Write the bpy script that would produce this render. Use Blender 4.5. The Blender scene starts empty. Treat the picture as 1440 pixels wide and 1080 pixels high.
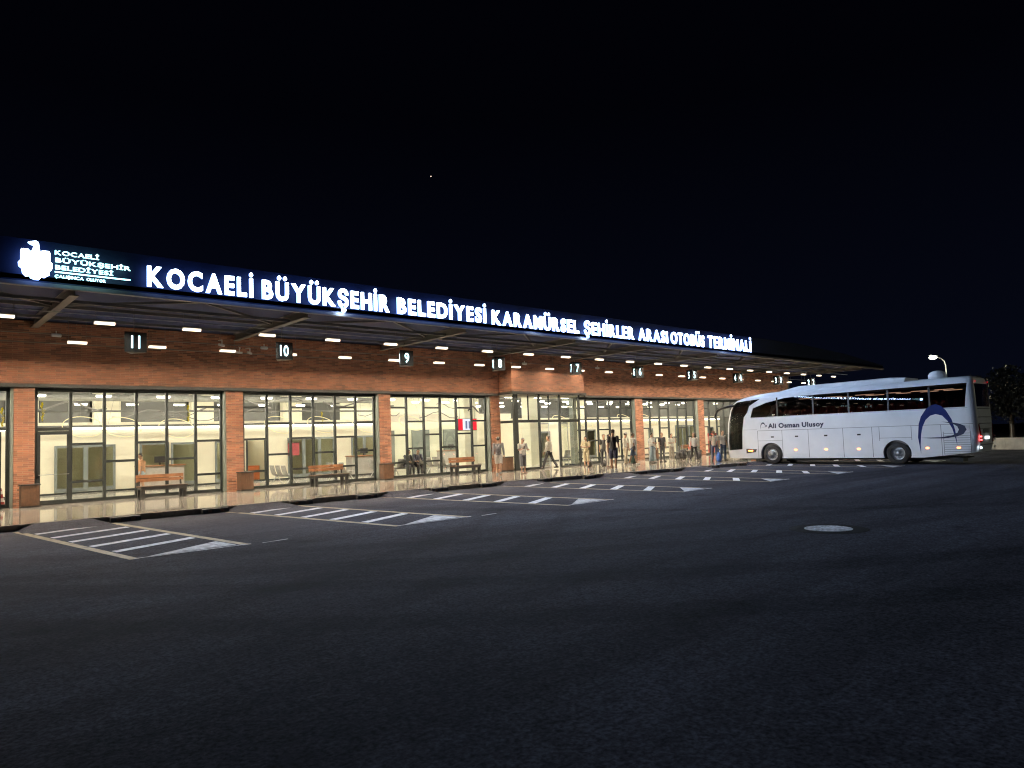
import bpy, bmesh, math, random
from mathutils import Vector, Matrix
random.seed(7)
C = bpy.context.scene.collection
S = bpy.context.scene
R = math.radians

# ------------------------------------------------------------------ camera
cam = bpy.data.cameras.new('camera'); co = bpy.data.objects.new('camera', cam); C.objects.link(co)
rt = Vector((0.74052139, -0.67107208, -0.0359212)); up = Vector((-0.0156264, -0.07063142, 0.99738008)); fw = Vector((0.67185108, 0.73801997, 0.06279052))
m = Matrix((rt, up, -fw)).transposed().to_4x4(); m.translation = Vector((0, -27.8, 1.8)); co.matrix_world = m
cam.sensor_width = 36; cam.lens = 24.95; cam.shift_y = 13.8 / 1440; cam.clip_end = 3000; cam.clip_start = .05
S.camera = co
# ------------------------------------------------------------------ sky (night)
w = bpy.data.worlds.new('World'); S.world = w; w.use_nodes = True
nt = w.node_tree; bg = nt.nodes['Background']
tc = nt.nodes.new('ShaderNodeTexCoord'); sx = nt.nodes.new('ShaderNodeSeparateXYZ'); rp = nt.nodes.new('ShaderNodeValToRGB')
nt.links.new(tc.outputs['Generated'], sx.inputs[0]); nt.links.new(sx.outputs['Z'], rp.inputs[0]); nt.links.new(rp.outputs[0], bg.inputs[0])
rp.color_ramp.elements[0].color = (.0018, .0027, .0072, 1); rp.color_ramp.elements[0].position = 0.0
rp.color_ramp.elements[1].color = (.0005, .0006, .0018, 1); rp.color_ramp.elements[1].position = .42
bg.inputs[1].default_value = 1.0
S.view_settings.view_transform = 'Standard'; S.view_settings.look = 'None'; S.view_settings.exposure = 0; S.view_settings.gamma = 1
cy = S.cycles
cy.use_denoising = True
try: cy.denoiser = 'OPENIMAGEDENOISE'
except Exception: pass
cy.max_bounces = 7; cy.diffuse_bounces = 3; cy.glossy_bounces = 4; cy.transparent_max_bounces = 16; cy.transmission_bounces = 4
cy.sample_clamp_indirect = 6; cy.sample_clamp_direct = 14; cy.caustics_reflective = False; cy.caustics_refractive = False
cy.use_light_tree = True; cy.filter_width = 1.15

# ------------------------------------------------------------------ materials
def pr(name, col, rough=.6, metal=0, spec=.5, em=None, es=0, alpha=None, coat=0):
    M = bpy.data.materials.new(name); M.use_nodes = True; b = M.node_tree.nodes['Principled BSDF']
    b.inputs['Base Color'].default_value = (*col, 1); b.inputs['Roughness'].default_value = rough; b.inputs['Metallic'].default_value = metal
    b.inputs['Specular IOR Level'].default_value = spec; b.inputs['Coat Weight'].default_value = coat
    if em: b.inputs['Emission Color'].default_value = (*em, 1); b.inputs['Emission Strength'].default_value = es
    return M
def N(M, t, **k):
    n = M.node_tree.nodes.new(t)
    for a, v in k.items():
        try: n.inputs[a].default_value = v
        except Exception: setattr(n, a, v)
    return n
def L(M, a, b): M.node_tree.links.new(a, b)
def vary(M, scale=3, amt=.25, rough=.1, bump=0, bscale=60, world=True):
    """noise variation of colour and roughness"""
    b = M.node_tree.nodes['Principled BSDF']; col = tuple(b.inputs['Base Color'].default_value)
    g = N(M, 'ShaderNodeNewGeometry'); no = N(M, 'ShaderNodeTexNoise', Scale=scale, Detail=5.0, Roughness=.6)
    L(M, g.outputs['Position'], no.inputs['Vector'])
    r = N(M, 'ShaderNodeValToRGB'); r.color_ramp.elements[0].position = .3; r.color_ramp.elements[1].position = .7
    r.color_ramp.elements[0].color = tuple(c * (1 - amt) for c in col[:3]) + (1,); r.color_ramp.elements[1].color = tuple(min(1, c * (1 + amt)) for c in col[:3]) + (1,)
    L(M, no.outputs[0], r.inputs[0]); L(M, r.outputs[0], b.inputs['Base Color'])
    if rough:
        mr = N(M, 'ShaderNodeMapRange'); r0 = b.inputs['Roughness'].default_value
        mr.inputs['To Min'].default_value = max(0, r0 - rough); mr.inputs['To Max'].default_value = min(1, r0 + rough)
        L(M, no.outputs[0], mr.inputs['Value']); L(M, mr.outputs[0], b.inputs['Roughness'])
    if bump:
        n2 = N(M, 'ShaderNodeTexNoise', Scale=bscale, Detail=4.0); L(M, g.outputs['Position'], n2.inputs['Vector'])
        bu = N(M, 'ShaderNodeBump', Strength=bump, Distance=.01); L(M, n2.outputs[0], bu.inputs['Height']); L(M, bu.outputs[0], b.inputs['Normal'])
    return M
def emis(name, col, st):
    M = bpy.data.materials.new(name); M.use_nodes = True; n = M.node_tree; n.nodes.clear()
    e = n.nodes.new('ShaderNodeEmission'); o = n.nodes.new('ShaderNodeOutputMaterial'); e.inputs[0].default_value = (*col, 1); e.inputs[1].default_value = st
    n.links.new(e.outputs[0], o.inputs[0]); return M
def glassmat(name, tint=(1, 1, 1), refl=.9, base=.04, rough=0.0):
    M = bpy.data.materials.new(name); M.use_nodes = True; n = M.node_tree; n.nodes.clear()
    t = n.nodes.new('ShaderNodeBsdfTransparent'); t.inputs[0].default_value = (*tint, 1)
    g = n.nodes.new('ShaderNodeBsdfGlossy'); g.inputs['Roughness'].default_value = rough; g.inputs[0].default_value = (refl, refl, refl, 1)
    ly = n.nodes.new('ShaderNodeLayerWeight'); ly.inputs[0].default_value = .5
    pw = n.nodes.new('ShaderNodeMath'); pw.operation = 'POWER'; pw.inputs[1].default_value = 5; n.links.new(ly.outputs['Facing'], pw.inputs[0])
    lw = n.nodes.new('ShaderNodeMath'); lw.operation = 'MULTIPLY_ADD'; lw.inputs[1].default_value = .9; lw.inputs[2].default_value = base; n.links.new(pw.outputs[0], lw.inputs[0])
    mx = n.nodes.new('ShaderNodeMixShader'); o = n.nodes.new('ShaderNodeOutputMaterial')
    n.links.new(lw.outputs[0], mx.inputs[0]); n.links.new(t.outputs[0], mx.inputs[1]); n.links.new(g.outputs[0], mx.inputs[2]); n.links.new(mx.outputs[0], o.inputs[0])
    return M
def brickmat(name, c1, c2, mortar, bw, bh, rough=.85, floor=False, mort=.008, gloss=None):
    M = pr(name, c1, rough); b = M.node_tree.nodes['Principled BSDF']
    g = N(M, 'ShaderNodeNewGeometry'); s = N(M, 'ShaderNodeSeparateXYZ'); L(M, g.outputs['Position'], s.inputs[0])
    cm = N(M, 'ShaderNodeCombineXYZ')
    if floor:
        L(M, s.outputs['X'], cm.inputs['X']); L(M, s.outputs['Y'], cm.inputs['Y'])
    else:
        ad = N(M, 'ShaderNodeMath', operation='ADD'); L(M, s.outputs['X'], ad.inputs[0]); L(M, s.outputs['Y'], ad.inputs[1])
        L(M, ad.outputs[0], cm.inputs['X']); L(M, s.outputs['Z'], cm.inputs['Y'])
    br = N(M, 'ShaderNodeTexBrick'); br.inputs['Scale'].default_value = 1; br.inputs['Brick Width'].default_value = bw; br.inputs['Row Height'].default_value = bh
    br.inputs['Mortar Size'].default_value = mort; br.inputs['Mortar Smooth'].default_value = .2; br.inputs['Bias'].default_value = -.1
    br.inputs['Color1'].default_value = (*c1, 1); br.inputs['Color2'].default_value = (*c2, 1); br.inputs['Mortar'].default_value = (*mortar, 1)
    L(M, cm.outputs[0], br.inputs['Vector'])
    no = N(M, 'ShaderNodeTexNoise', Scale=1.3, Detail=6.0, Roughness=.65); L(M, g.outputs['Position'], no.inputs['Vector'])
    mr = N(M, 'ShaderNodeMapRange'); mr.inputs['From Min'].default_value = .3; mr.inputs['From Max'].default_value = .7
    mr.inputs['To Min'].default_value = .7 if not floor else .82; mr.inputs['To Max'].default_value = 1.2
    L(M, no.outputs[0], mr.inputs['Value'])
    mx = N(M, 'ShaderNodeMix'); mx.data_type = 'RGBA'; mx.blend_type = 'MULTIPLY'; mx.inputs[0].default_value = 1
    L(M, br.outputs['Color'], mx.inputs[6]); L(M, mr.outputs[0], mx.inputs[7]); L(M, mx.outputs[2], b.inputs['Base Color'])
    bu = N(M, 'ShaderNodeBump', Strength=.5 if not floor else .08, Distance=.006); bu.invert = True; L(M, br.outputs['Fac'], bu.inputs['Height']); L(M, bu.outputs[0], b.inputs['Normal'])
    if gloss:
        m2 = N(M, 'ShaderNodeMapRange'); m2.inputs['To Min'].default_value = gloss[0]; m2.inputs['To Max'].default_value = gloss[1]
        n3 = N(M, 'ShaderNodeTexNoise', Scale=2.2, Detail=5.0); L(M, g.outputs['Position'], n3.inputs['Vector']); L(M, n3.outputs[0], m2.inputs['Value']); L(M, m2.outputs[0], b.inputs['Roughness'])
    return M
MT = {}
MT['brick'] = brickmat('brick', (.37, .142, .072), (.18, .064, .040), (.36, .26, .18), .30, .062, mort=.007)
# extra dark bricks
def darkbricks(M):
    b = M.node_tree.nodes['Principled BSDF']; src = b.inputs['Base Color'].links[0].from_socket
    br = [n for n in M.node_tree.nodes if n.type == 'TEX_BRICK'][0]; vec = br.inputs['Vector'].links[0].from_socket
    b2 = N(M, 'ShaderNodeTexBrick'); b2.inputs['Scale'].default_value = 1; b2.inputs['Brick Width'].default_value = .30; b2.inputs['Row Height'].default_value = .062
    b2.inputs['Mortar Size'].default_value = 0; b2.inputs['Bias'].default_value = -.42; b2.inputs['Color1'].default_value = (1, 1, 1, 1); b2.inputs['Color2'].default_value = (0, 0, 0, 1)
    b2.inputs['Mortar'].default_value = (1, 1, 1, 1); mp = N(M, 'ShaderNodeMapping'); mp.inputs['Location'].default_value = (30.0, 6.2, 0); L(M, vec, mp.inputs[0]); L(M, mp.outputs[0], b2.inputs['Vector'])
    mx = N(M, 'ShaderNodeMix'); mx.data_type = 'RGBA'; mx.blend_type = 'MULTIPLY'; mx.inputs[0].default_value = 1
    L(M, src, mx.inputs[6]); L(M, b2.outputs['Color'], mx.inputs[7]); L(M, mx.outputs[2], b.inputs['Base Color'])
darkbricks(MT['brick'])
MT['tile'] = brickmat('platform_tile', (.44, .41, .36), (.36, .34, .30), (.16, .15, .14), .9, .45, floor=True, mort=.006, gloss=(.015, .11), rough=.1)
MT['tile'].node_tree.nodes['Principled BSDF'].inputs['IOR'].default_value = 1.75
MT['hallfloor'] = brickmat('hall_tile', (.55, .52, .45), (.5, .47, .41), (.3, .28, .24), .6, .6, floor=True, mort=.005, gloss=(.05, .15), rough=.1)
MT['frame'] = vary(pr('dark_frame', (.010, .013, .013), .55, spec=.25), 4, .2)
MT['reveal'] = vary(pr('reveal_panel', (.10, .115, .10), .55), 3, .15)
MT['glass'] = glassmat('window_glass', (.97, .98, .96))
MT['cream'] = vary(pr('cream_wall', (.84, .79, .63), .8), 1.2, .05)
MT['creamw'] = vary(pr('white_wall', (.85, .80, .68), .8), 1.2, .05)
MT['grey'] = vary(pr('grey_soffit', (.05, .05, .047), .8), 1.5, .3)
MT['dark'] = vary(pr('dark_ceiling', (.035, .036, .036), .85), 1.5, .3)
MT['duct'] = vary(pr('duct_metal', (.3, .3, .28), .4, .6), 3, .2)
MT['canopy'] = vary(pr('canopy_underside', (.012, .02, .065), .7, spec=.2), 2, .2)
MT['fascia'] = vary(pr('fascia_panel', (.012, .018, .040), .5, spec=.2), .8, .15)
MT['beam'] = vary(pr('painted_beam', (.15, .14, .13), .55), 3, .15)
MT['beamdk'] = vary(pr('dark_beam', (.12, .115, .11), .6), 3, .15)
MT['black'] = vary(pr('black_plastic', (.012, .012, .013), .4), 6, .3)
MT['rubber'] = vary(pr('rubber', (.018, .018, .018), .75), 9, .35, bump=.2)
MT['wood'] = vary(pr('bench_wood', (.24, .105, .045), .45), 7, .25)
MT['wooddk'] = vary(pr('bin_wood', (.085, .042, .022), .5), 8, .3)
MT['white'] = vary(pr('white_plastic', (.75, .75, .72), .4), 4, .05)
MT['kerb'] = vary(pr('kerb_concrete', (.3, .28, .25), .8), 5, .3, bump=.3)
MT['steel'] = vary(pr('steel', (.5, .5, .5), .35, .9), 6, .15)
MT['lamp'] = emis('lamp_tube', (1, .80, .58), 2100); MT['lampside'] = emis('lamp_diffuser', (1, .80, .60), 3)
MT['lampin'] = emis('hall_lamp', (1, .91, .75), 760)
MT['led'] = emis('led_strip', (1, .92, .76), 6)
MT['ring'] = emis('ring_lamp', (1, .85, .5), 1.3)
MT['letter'] = emis('sign_letter', (.52, .70, 1), 135); MT['letterback'] = emis('sign_letter_halo', (.20, .36, 1), 6)
MT['lettercy'] = emis('sign_letter_cyan', (.42, .92, 1), 5.0)
MT['num'] = emis('sign_number', (.62, .93, 1), 3.4)
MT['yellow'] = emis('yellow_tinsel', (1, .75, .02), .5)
MT['red'] = vary(pr('red_paint', (.30, .02, .015), .5), 5, .1)

def asphalt():
    M = pr('asphalt', (.04, .042, .046), .92, spec=0.012); b = M.node_tree.nodes['Principled BSDF']
    g = N(M, 'ShaderNodeNewGeometry')
    n1 = N(M, 'ShaderNodeTexNoise', Scale=.16, Detail=6.0, Roughness=.6, Distortion=.8); L(M, g.outputs['Position'], n1.inputs['Vector'])
    mp = N(M, 'ShaderNodeMapping'); mp.inputs['Rotation'].default_value = (0, 0, R(28)); mp.inputs['Scale'].default_value = (.09, .8, 1); L(M, g.outputs['Position'], mp.inputs[0])
    n2 = N(M, 'ShaderNodeTexNoise', Scale=1.0, Detail=4.0, Roughness=.55, Distortion=.6); L(M, mp.outputs[0], n2.inputs['Vector'])
    n3 = N(M, 'ShaderNodeTexNoise', Scale=26.0, Detail=3.0, Roughness=.7); L(M, g.outputs['Position'], n3.inputs['Vector'])
    a = N(M, 'ShaderNodeMath', operation='MULTIPLY'); L(M, n1.outputs[0], a.inputs[0]); L(M, n2.outputs[0], a.inputs[1])
    mr = N(M, 'ShaderNodeMapRange'); mr.inputs['From Min'].default_value = .13; mr.inputs['From Max'].default_value = .38; mr.inputs['To Min'].default_value = .62; mr.inputs['To Max'].default_value = 1.4; L(M, a.outputs[0], mr.inputs['Value'])
    m3 = N(M, 'ShaderNodeMapRange'); m3.inputs['From Min'].default_value = .36; m3.inputs['From Max'].default_value = .64; m3.inputs['To Min'].default_value = .5; m3.inputs['To Max'].default_value = 1.6; L(M, n3.outputs[0], m3.inputs['Value'])
    n4 = N(M, 'ShaderNodeTexNoise', Scale=7.0, Detail=5.0, Roughness=.7); L(M, g.outputs['Position'], n4.inputs['Vector'])
    m4 = N(M, 'ShaderNodeMapRange'); m4.inputs['From Min'].default_value = .36; m4.inputs['From Max'].default_value = .64; m4.inputs['To Min'].default_value = .72; m4.inputs['To Max'].default_value = 1.3; L(M, n4.outputs[0], m4.inputs['Value'])
    m34 = N(M, 'ShaderNodeMath', operation='MULTIPLY'); L(M, m3.outputs[0], m34.inputs[0]); L(M, m4.outputs[0], m34.inputs[1]); m3 = m34
    # faint cracks
    vo = N(M, 'ShaderNodeTexVoronoi', Scale=.22, feature='DISTANCE_TO_EDGE'); 
    nd = N(M, 'ShaderNodeTexNoise', Scale=.9, Detail=5.0); L(M, g.outputs['Position'], nd.inputs['Vector'])
    vm = N(M, 'ShaderNodeVectorMath', operation='ADD'); L(M, g.outputs['Position'], vm.inputs[0]); L(M, nd.outputs['Color'], vm.inputs[1]); L(M, vm.outputs[0], vo.inputs['Vector'])
    cr = N(M, 'ShaderNodeMapRange'); cr.inputs['From Max'].default_value = .008; cr.inputs['To Min'].default_value = .8; cr.inputs['To Max'].default_value = 1; L(M, vo.outputs['Distance'], cr.inputs['Value'])
    # curved tyre tracks and oil stains
    prev = cr.outputs[0]
    for (cx_, cy_, r0, wd_, dk) in ((30,6,36.0,.30,.72),(30,6,37.9,.30,.74),(26,10,33.0,.28,.78),(26,10,34.9,.28,.78),(-4,2,22.5,.26,.8),(-4,2,24.3,.26,.8),(40,-2,30.5,.32,.78)):
        ds_ = N(M, 'ShaderNodeVectorMath', operation='DISTANCE'); L(M, g.outputs['Position'], ds_.inputs[0]); ds_.inputs[1].default_value = (cx_, cy_, 0)
        ab = N(M, 'ShaderNodeMath', operation='SUBTRACT'); L(M, ds_.outputs['Value'], ab.inputs[0]); ab.inputs[1].default_value = r0
        ab2 = N(M, 'ShaderNodeMath', operation='ABSOLUTE'); L(M, ab.outputs[0], ab2.inputs[0])
        nn = N(M, 'ShaderNodeMath', operation='MULTIPLY_ADD'); L(M, n1.outputs[0], nn.inputs[0]); nn.inputs[1].default_value = .5; L(M, ab2.outputs[0], nn.inputs[2])
        mm = N(M, 'ShaderNodeMapRange'); mm.interpolation_type = 'SMOOTHSTEP'; mm.inputs['From Min'].default_value = wd_ - .1 + .22; mm.inputs['From Max'].default_value = wd_ + .12 + .26; mm.inputs['To Min'].default_value = dk; mm.inputs['To Max'].default_value = 1; L(M, nn.outputs[0], mm.inputs['Value'])
        mu = N(M, 'ShaderNodeMath', operation='MULTIPLY'); L(M, prev, mu.inputs[0]); L(M, mm.outputs[0], mu.inputs[1]); prev = mu.outputs[0]
    no_ = N(M, 'ShaderNodeTexNoise', Scale=.7, Detail=2.0); L(M, g.outputs['Position'], no_.inputs['Vector'])
    mo = N(M, 'ShaderNodeMapRange'); mo.inputs['From Min'].default_value = .66; mo.inputs['From Max'].default_value = .74; mo.inputs['To Min'].default_value = 1; mo.inputs['To Max'].default_value = .6; L(M, no_.outputs[0], mo.inputs['Value'])
    mu = N(M, 'ShaderNodeMath', operation='MULTIPLY'); L(M, prev, mu.inputs[0]); L(M, mo.outputs[0], mu.inputs[1]); stain = mu.outputs[0]
    t1 = N(M, 'ShaderNodeMath', operation='MULTIPLY'); L(M, mr.outputs[0], t1.inputs[0]); L(M, m3.outputs[0], t1.inputs[1])
    t2 = N(M, 'ShaderNodeMath', operation='MULTIPLY'); L(M, t1.outputs[0], t2.inputs[0]); L(M, stain, t2.inputs[1])
    mx = N(M, 'ShaderNodeMix'); mx.data_type = 'RGBA'; mx.blend_type = 'MULTIPLY'; mx.inputs[0].default_value = 1; mx.inputs[6].default_value = (.043, .044, .055, 1)
    L(M, t2.outputs[0], mx.inputs[7]); L(M, mx.outputs[2], b.inputs['Base Color'])
    bu = N(M, 'ShaderNodeBump', Strength=.5, Distance=.006); L(M, n3.outputs[0], bu.inputs['Height']); L(M, bu.outputs[0], b.inputs['Normal'])
    return M
MT['asphalt'] = asphalt()
def worn(name, col, lo=.42):
    M = pr(name, col, .7); b = M.node_tree.nodes['Principled BSDF']; g = N(M, 'ShaderNodeNewGeometry')
    n = N(M, 'ShaderNodeTexNoise', Scale=5.0, Detail=8.0, Roughness=.75); L(M, g.outputs['Position'], n.inputs['Vector'])
    r = N(M, 'ShaderNodeValToRGB'); r.color_ramp.elements[0].position = lo - .1; r.color_ramp.elements[1].position = lo + .1
    r.color_ramp.elements[0].color = tuple(c * .22 + .02 for c in col) + (1,); r.color_ramp.elements[1].color = (*col, 1); L(M, n.outputs[0], r.inputs[0]); L(M, r.outputs[0], b.inputs['Base Color']); return M
MT['pwhite'] = worn('road_paint_white', (.72, .72, .74)); MT['pyellow'] = worn('road_paint_yellow', (.40, .31, .17), .44); MT['pwworn'] = worn('road_paint_scuffed', (.55, .55, .58), .47)

# ------------------------------------------------------------------ mesh builder
class MB:
    def __init__(s): s.v = []; s.f = []; s.m = []; s.sm = []; s.cm = 0; s.smooth = False
    def add(s, vs, fs):
        o = len(s.v); s.v += [tuple(x) for x in vs]
        for f in fs: s.f.append(tuple(i + o for i in f)); s.m.append(s.cm); s.sm.append(s.smooth)
        return s
    def box(s, x0, x1, y0, y1, z0, z1):
        return s.add([(x0,y0,z0),(x1,y0,z0),(x1,y1,z0),(x0,y1,z0),(x0,y0,z1),(x1,y0,z1),(x1,y1,z1),(x0,y1,z1)],
                     [(0,3,2,1),(4,5,6,7),(0,1,5,4),(1,2,6,5),(2,3,7,6),(3,0,4,7)])
    def bar(s, a, b, w, h=None, upv=(0,0,1)):
        """rectangular bar from a to b"""
        h = h or w; a = Vector(a); b = Vector(b); d = (b - a).normalized(); u = Vector(upv)
        if abs(d.dot(u)) > .98: u = Vector((0, 1, 0))
        r = d.cross(u).normalized(); u = r.cross(d).normalized(); r *= w / 2; u *= h / 2
        vs = [a-r-u, a+r-u, a+r+u, a-r+u, b-r-u, b+r-u, b+r+u, b-r+u]
        return s.add(vs, [(0,1,2,3),(7,6,5,4),(0,4,5,1),(1,5,6,2),(2,6,7,3),(3,7,4,0)])
    def tube(s, pts, rad, n=8, cap=True, flat=1.0):
        pts = [Vector(p) for p in pts]; k = len(pts); rad = rad if isinstance(rad, (list, tuple)) else [rad] * k
        base = len(s.v); vs = []; ref = None
        for i, p in enumerate(pts):
            d = (pts[min(i+1, k-1)] - pts[max(i-1, 0)]); d = d.normalized() if d.length > 1e-9 else Vector((0,0,1))
            if ref is None:
                ref = Vector((0, 0, 1)) if abs(d.z) < .9 else Vector((1, 0, 0))
            r = d.cross(ref); r = r.normalized() if r.length > 1e-6 else Vector((1,0,0)); u = r.cross(d).normalized(); ref = u
            rr = rad[i]; ra, rb = rr if isinstance(rr, (tuple, list)) else (rr, rr)
            for j in range(n):
                t = 2 * math.pi * j / n; vs.append(p + r * math.cos(t) * ra + u * math.sin(t) * rb)
        fs = []
        for i in range(k - 1):
            for j in range(n):
                a = i*n+j; b = i*n+(j+1) % n; fs.append((a, b, b+n, a+n))
        if cap: fs.append(tuple(range(n-1, -1, -1))); fs.append(tuple((k-1)*n + j for j in range(n)))
        return s.add(vs, fs)
    def rings(s, rs, n=14):
        """closed loft of horizontal-ish rings: (center, rx, ry)"""
        vs = []
        for c, rx, ry in rs:
            for j in range(n):
                t = 2*math.pi*j/n; vs.append((c[0]+math.cos(t)*rx, c[1]+math.sin(t)*ry, c[2]))
        fs = []; k = len(rs)
        for i in range(k-1):
            for j in range(n): a = i*n+j; b = i*n+(j+1) % n; fs.append((a, b, b+n, a+n))
        fs.append(tuple(range(n-1, -1, -1))); fs.append(tuple((k-1)*n+j for j in range(n)))
        return s.add(vs, fs)
    def ball(s, c, r, n=12, m=8):
        c = Vector(c); r = r if isinstance(r, (tuple, list)) else (r, r, r); vs = [(c.x, c.y, c.z - r[2])]
        for i in range(1, m):
            t = math.pi*i/m - math.pi/2
            for j in range(n): a = 2*math.pi*j/n; vs.append((c.x+math.cos(t)*math.cos(a)*r[0], c.y+math.cos(t)*math.sin(a)*r[1], c.z+math.sin(t)*r[2]))
        vs.append((c.x, c.y, c.z + r[2])); fs = [(0, 1+(j+1) % n, 1+j) for j in range(n)]
        for i in range(m-2):
            for j in range(n): a = 1+i*n+j; b = 1+i*n+(j+1) % n; fs.append((a, b, b+n, a+n))
        l = len(vs)-1; fs += [(l, 1+(m-2)*n+j, 1+(m-2)*n+(j+1) % n) for j in range(n)]
        return s.add(vs, fs)
    def poly(s, pts): return s.add(pts, [tuple(range(len(pts)))])
    def prism(s, pts, d):
        """extrude planar polygon pts by vector d"""
        d = Vector(d); n = len(pts); vs = [Vector(p) for p in pts] + [Vector(p) + d for p in pts]
        fs = [tuple(range(n-1, -1, -1)), tuple(range(n, 2*n))] + [(i, (i+1) % n, (i+1) % n + n, i+n) for i in range(n)]
        return s.add(vs, fs)
    def disc(s, c, r, axis, n=24, h=.01):
        c = Vector(c); ax = Vector(axis).normalized(); return s.tube([c, c + ax*h], r, n)
    def build(s, name, mat, parent=None, smooth=False, recalc=True):
        me = bpy.data.meshes.new(name); me.from_pydata(s.v, [], s.f)
        mats = mat if isinstance(mat, (list, tuple)) else [mat]
        for q in mats: me.materials.append(q)
        for i, p in enumerate(me.polygons): p.material_index = s.m[i]; p.use_smooth = smooth or s.sm[i]
        if recalc:
            bm = bmesh.new(); bm.from_mesh(me); bmesh.ops.recalc_face_normals(bm, faces=bm.faces); bm.to_mesh(me); bm.free()
        me.update()
        o = bpy.data.objects.new(name, me); C.objects.link(o)
        if parent: o.parent = parent
        return o
def tag(o, label=None, cat=None, group=None, kind=None):
    if label: o['label'] = label
    if cat: o['category'] = cat
    if group: o['group'] = group
    if kind: o['kind'] = kind
    return o
def thing(name, label, cat, loc=(0,0,0), rz=0, group=None):
    o = bpy.data.objects.new(name, None); C.objects.link(o); o.location = loc; o.rotation_euler = (0, 0, rz); o.empty_display_size = .2
    return tag(o, label, cat, group)
def kids(o): return [c for c in C.objects if c.parent == o]
def copy_tree(o, parent=None):
    c = o.copy(); C.objects.link(c); c.parent = parent
    for ch in kids(o): copy_tree(ch, c)
    return c
def dup(o, loc, rz, label, group=None):
    c = copy_tree(o); c.location = loc; c.rotation_euler = (0, 0, rz); c['label'] = label
    if group: c['group'] = group
    return c
def shade_auto(o, ang=35):
    for p in o.data.polygons: p.use_smooth = True
    o.data.set_sharp_from_angle(angle=R(ang))
    return o
def text_geo(txt, size=1.0, extrude=.02, offset=0.0, res=3, space=1.0):
    cu = bpy.data.curves.new('t', 'FONT'); cu.body = txt; cu.size = size; cu.extrude = extrude; cu.offset = offset; cu.resolution_u = res; cu.space_character = space
    o = bpy.data.objects.new('t', cu); C.objects.link(o); bpy.context.view_layer.update()
    dg = bpy.context.evaluated_depsgraph_get(); me = bpy.data.meshes.new_from_object(o.evaluated_get(dg))
    vs = [v.co.copy() for v in me.vertices]; fs = [tuple(p.vertices) for p in me.polygons]
    bpy.data.objects.remove(o); bpy.data.curves.remove(cu); bpy.data.meshes.remove(me)
    return vs, fs

# ------------------------------------------------------------------ ground
g = MB(); g.poly([(-400,-400,0),(500,-400,0),(500,500,0),(-400,500,0)]); tag(g.build('asphalt_ground', MT['asphalt']), kind='structure')
edge = [(-14,-6.85),(18,-6.9),(21,-7.25),(25,-7.9),(29,-8.35),(33,-8.6),(60,-8.7)]
pl = MB(); pts = [(x,y,.15) for x,y in edge] + [(60,.25,.15),(-14,.25,.15)]; pl.poly(pts)
tag(pl.build('platform_pavement', MT['tile']), kind='structure')
kb = MB()
for (a, b) in zip(edge[:-1], edge[1:]):
    kb.prism([(a[0],a[1]-.004,.0),(b[0],b[1]-.004,.0),(b[0],b[1]-.004,.154),(a[0],a[1]-.004,.154)], (0,-.10,0))
kb.box(59.9,60.1,-9.4,1,0,.154)
tag(kb.build('kerb', MT['kerb']), kind='structure')
def yedge(x):
    for (a, b) in zip(edge[:-1], edge[1:]):
        if a[0] <= x <= b[0]: return a[1] + (b[1]-a[1])*(x-a[0])/(b[0]-a[0])
    return edge[-1][1]
# hatched islands between the bays: (near centre x, far-left, far-right x, far y)
isl = [(-1.45, -1.8, .25, -14.55), (3.65, 3.28, 5.35, -14.55), (8.62, 8.42, 10.53, -14.68), (13.75, 13.5, 15.4, -14.95), (18.95, 18.2, 19.8, -15.3), (24.0, 22.9, 24.3, -15.6), (29.1, 27.3, 28.75, -16.0), (34.3, 32.0, 33.4, -16.3), (39.5, 36.6, 38.1, -16.5)]
for k, (cn, fl, fr, fy) in enumerate(isl):
    hw = 1.10; yn = yedge(cn) - .1
    ramp = MB(); a0, a1 = cn - .62, cn + .62; b0, b1 = cn - .98, cn + 1.02
    ramp.add([(a0,yn,.150),(a1,yn,.150),(b1,yn,.004),(b0,yn,.004),(b0+.02,yn-.85,.004),(b1,yn-.85,.004)], [(0,1,5,4),(0,4,3),(1,2,5),(0,3,2,1)])
    tag(ramp.build('asphalt_ramp', MT['asphalt']), kind='structure')
    def P(u, t, z=.008):   # u across 0..1, t 0 near..1 far
        xl = cn - hw + (fl - cn + hw) * t; xr = cn + hw + (fr - cn - hw) * t
        ys = yn - .02; return (xl + (xr - xl)*u, ys + (fy - ys)*t, z)
    line = MB(); wd = .075
    t0 = .03 if True else 0
    for u0, u1 in ((0, wd), (1 - wd, 1)):
        line.poly([P(u0,t0),P(u1,t0),P(u1,1),P(u0,1)])
    tag(line.build('yellow_road_marking', MT['pyellow']), kind='structure')
    st = MB(); nst = 5
    for i in range(nst):
        tl = .155 + i*.163; tr = tl - .105; th = .036
        st.poly([P(wd+.02,tl,.008),P(wd+.02,tl+th,.008),P(1-wd-.02,tr+th,.008),P(1-wd-.02,tr,.008)])
    tag(st.build('white_road_marking', MT['pwhite']), kind='structure')
    tri = MB(); tri.poly([P(wd+.08,.985,.009),P(1-wd-.02,.975,.009),P(1-wd-.02,.86,.009)])
    tri.poly([P(.04,1.0,.013),P(1,1.0,.013),P(1,.992,.013),P(.04,.992,.013)])
    tag(tri.build('white_road_marking', MT['pwworn']), kind='structure')
dash = MB()
for x0, y0, x1, y1 in ((5.55,-14.6,6.1,-14.5),(10.8,-14.75,11.3,-14.7)):
    dash.poly([(x0,y0,.008),(x1,y1,.008),(x1,y1+.06,.008),(x0,y0+.06,.008)])
tag(dash.build('white_road_marking', MT['pwworn']), kind='structure')
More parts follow.
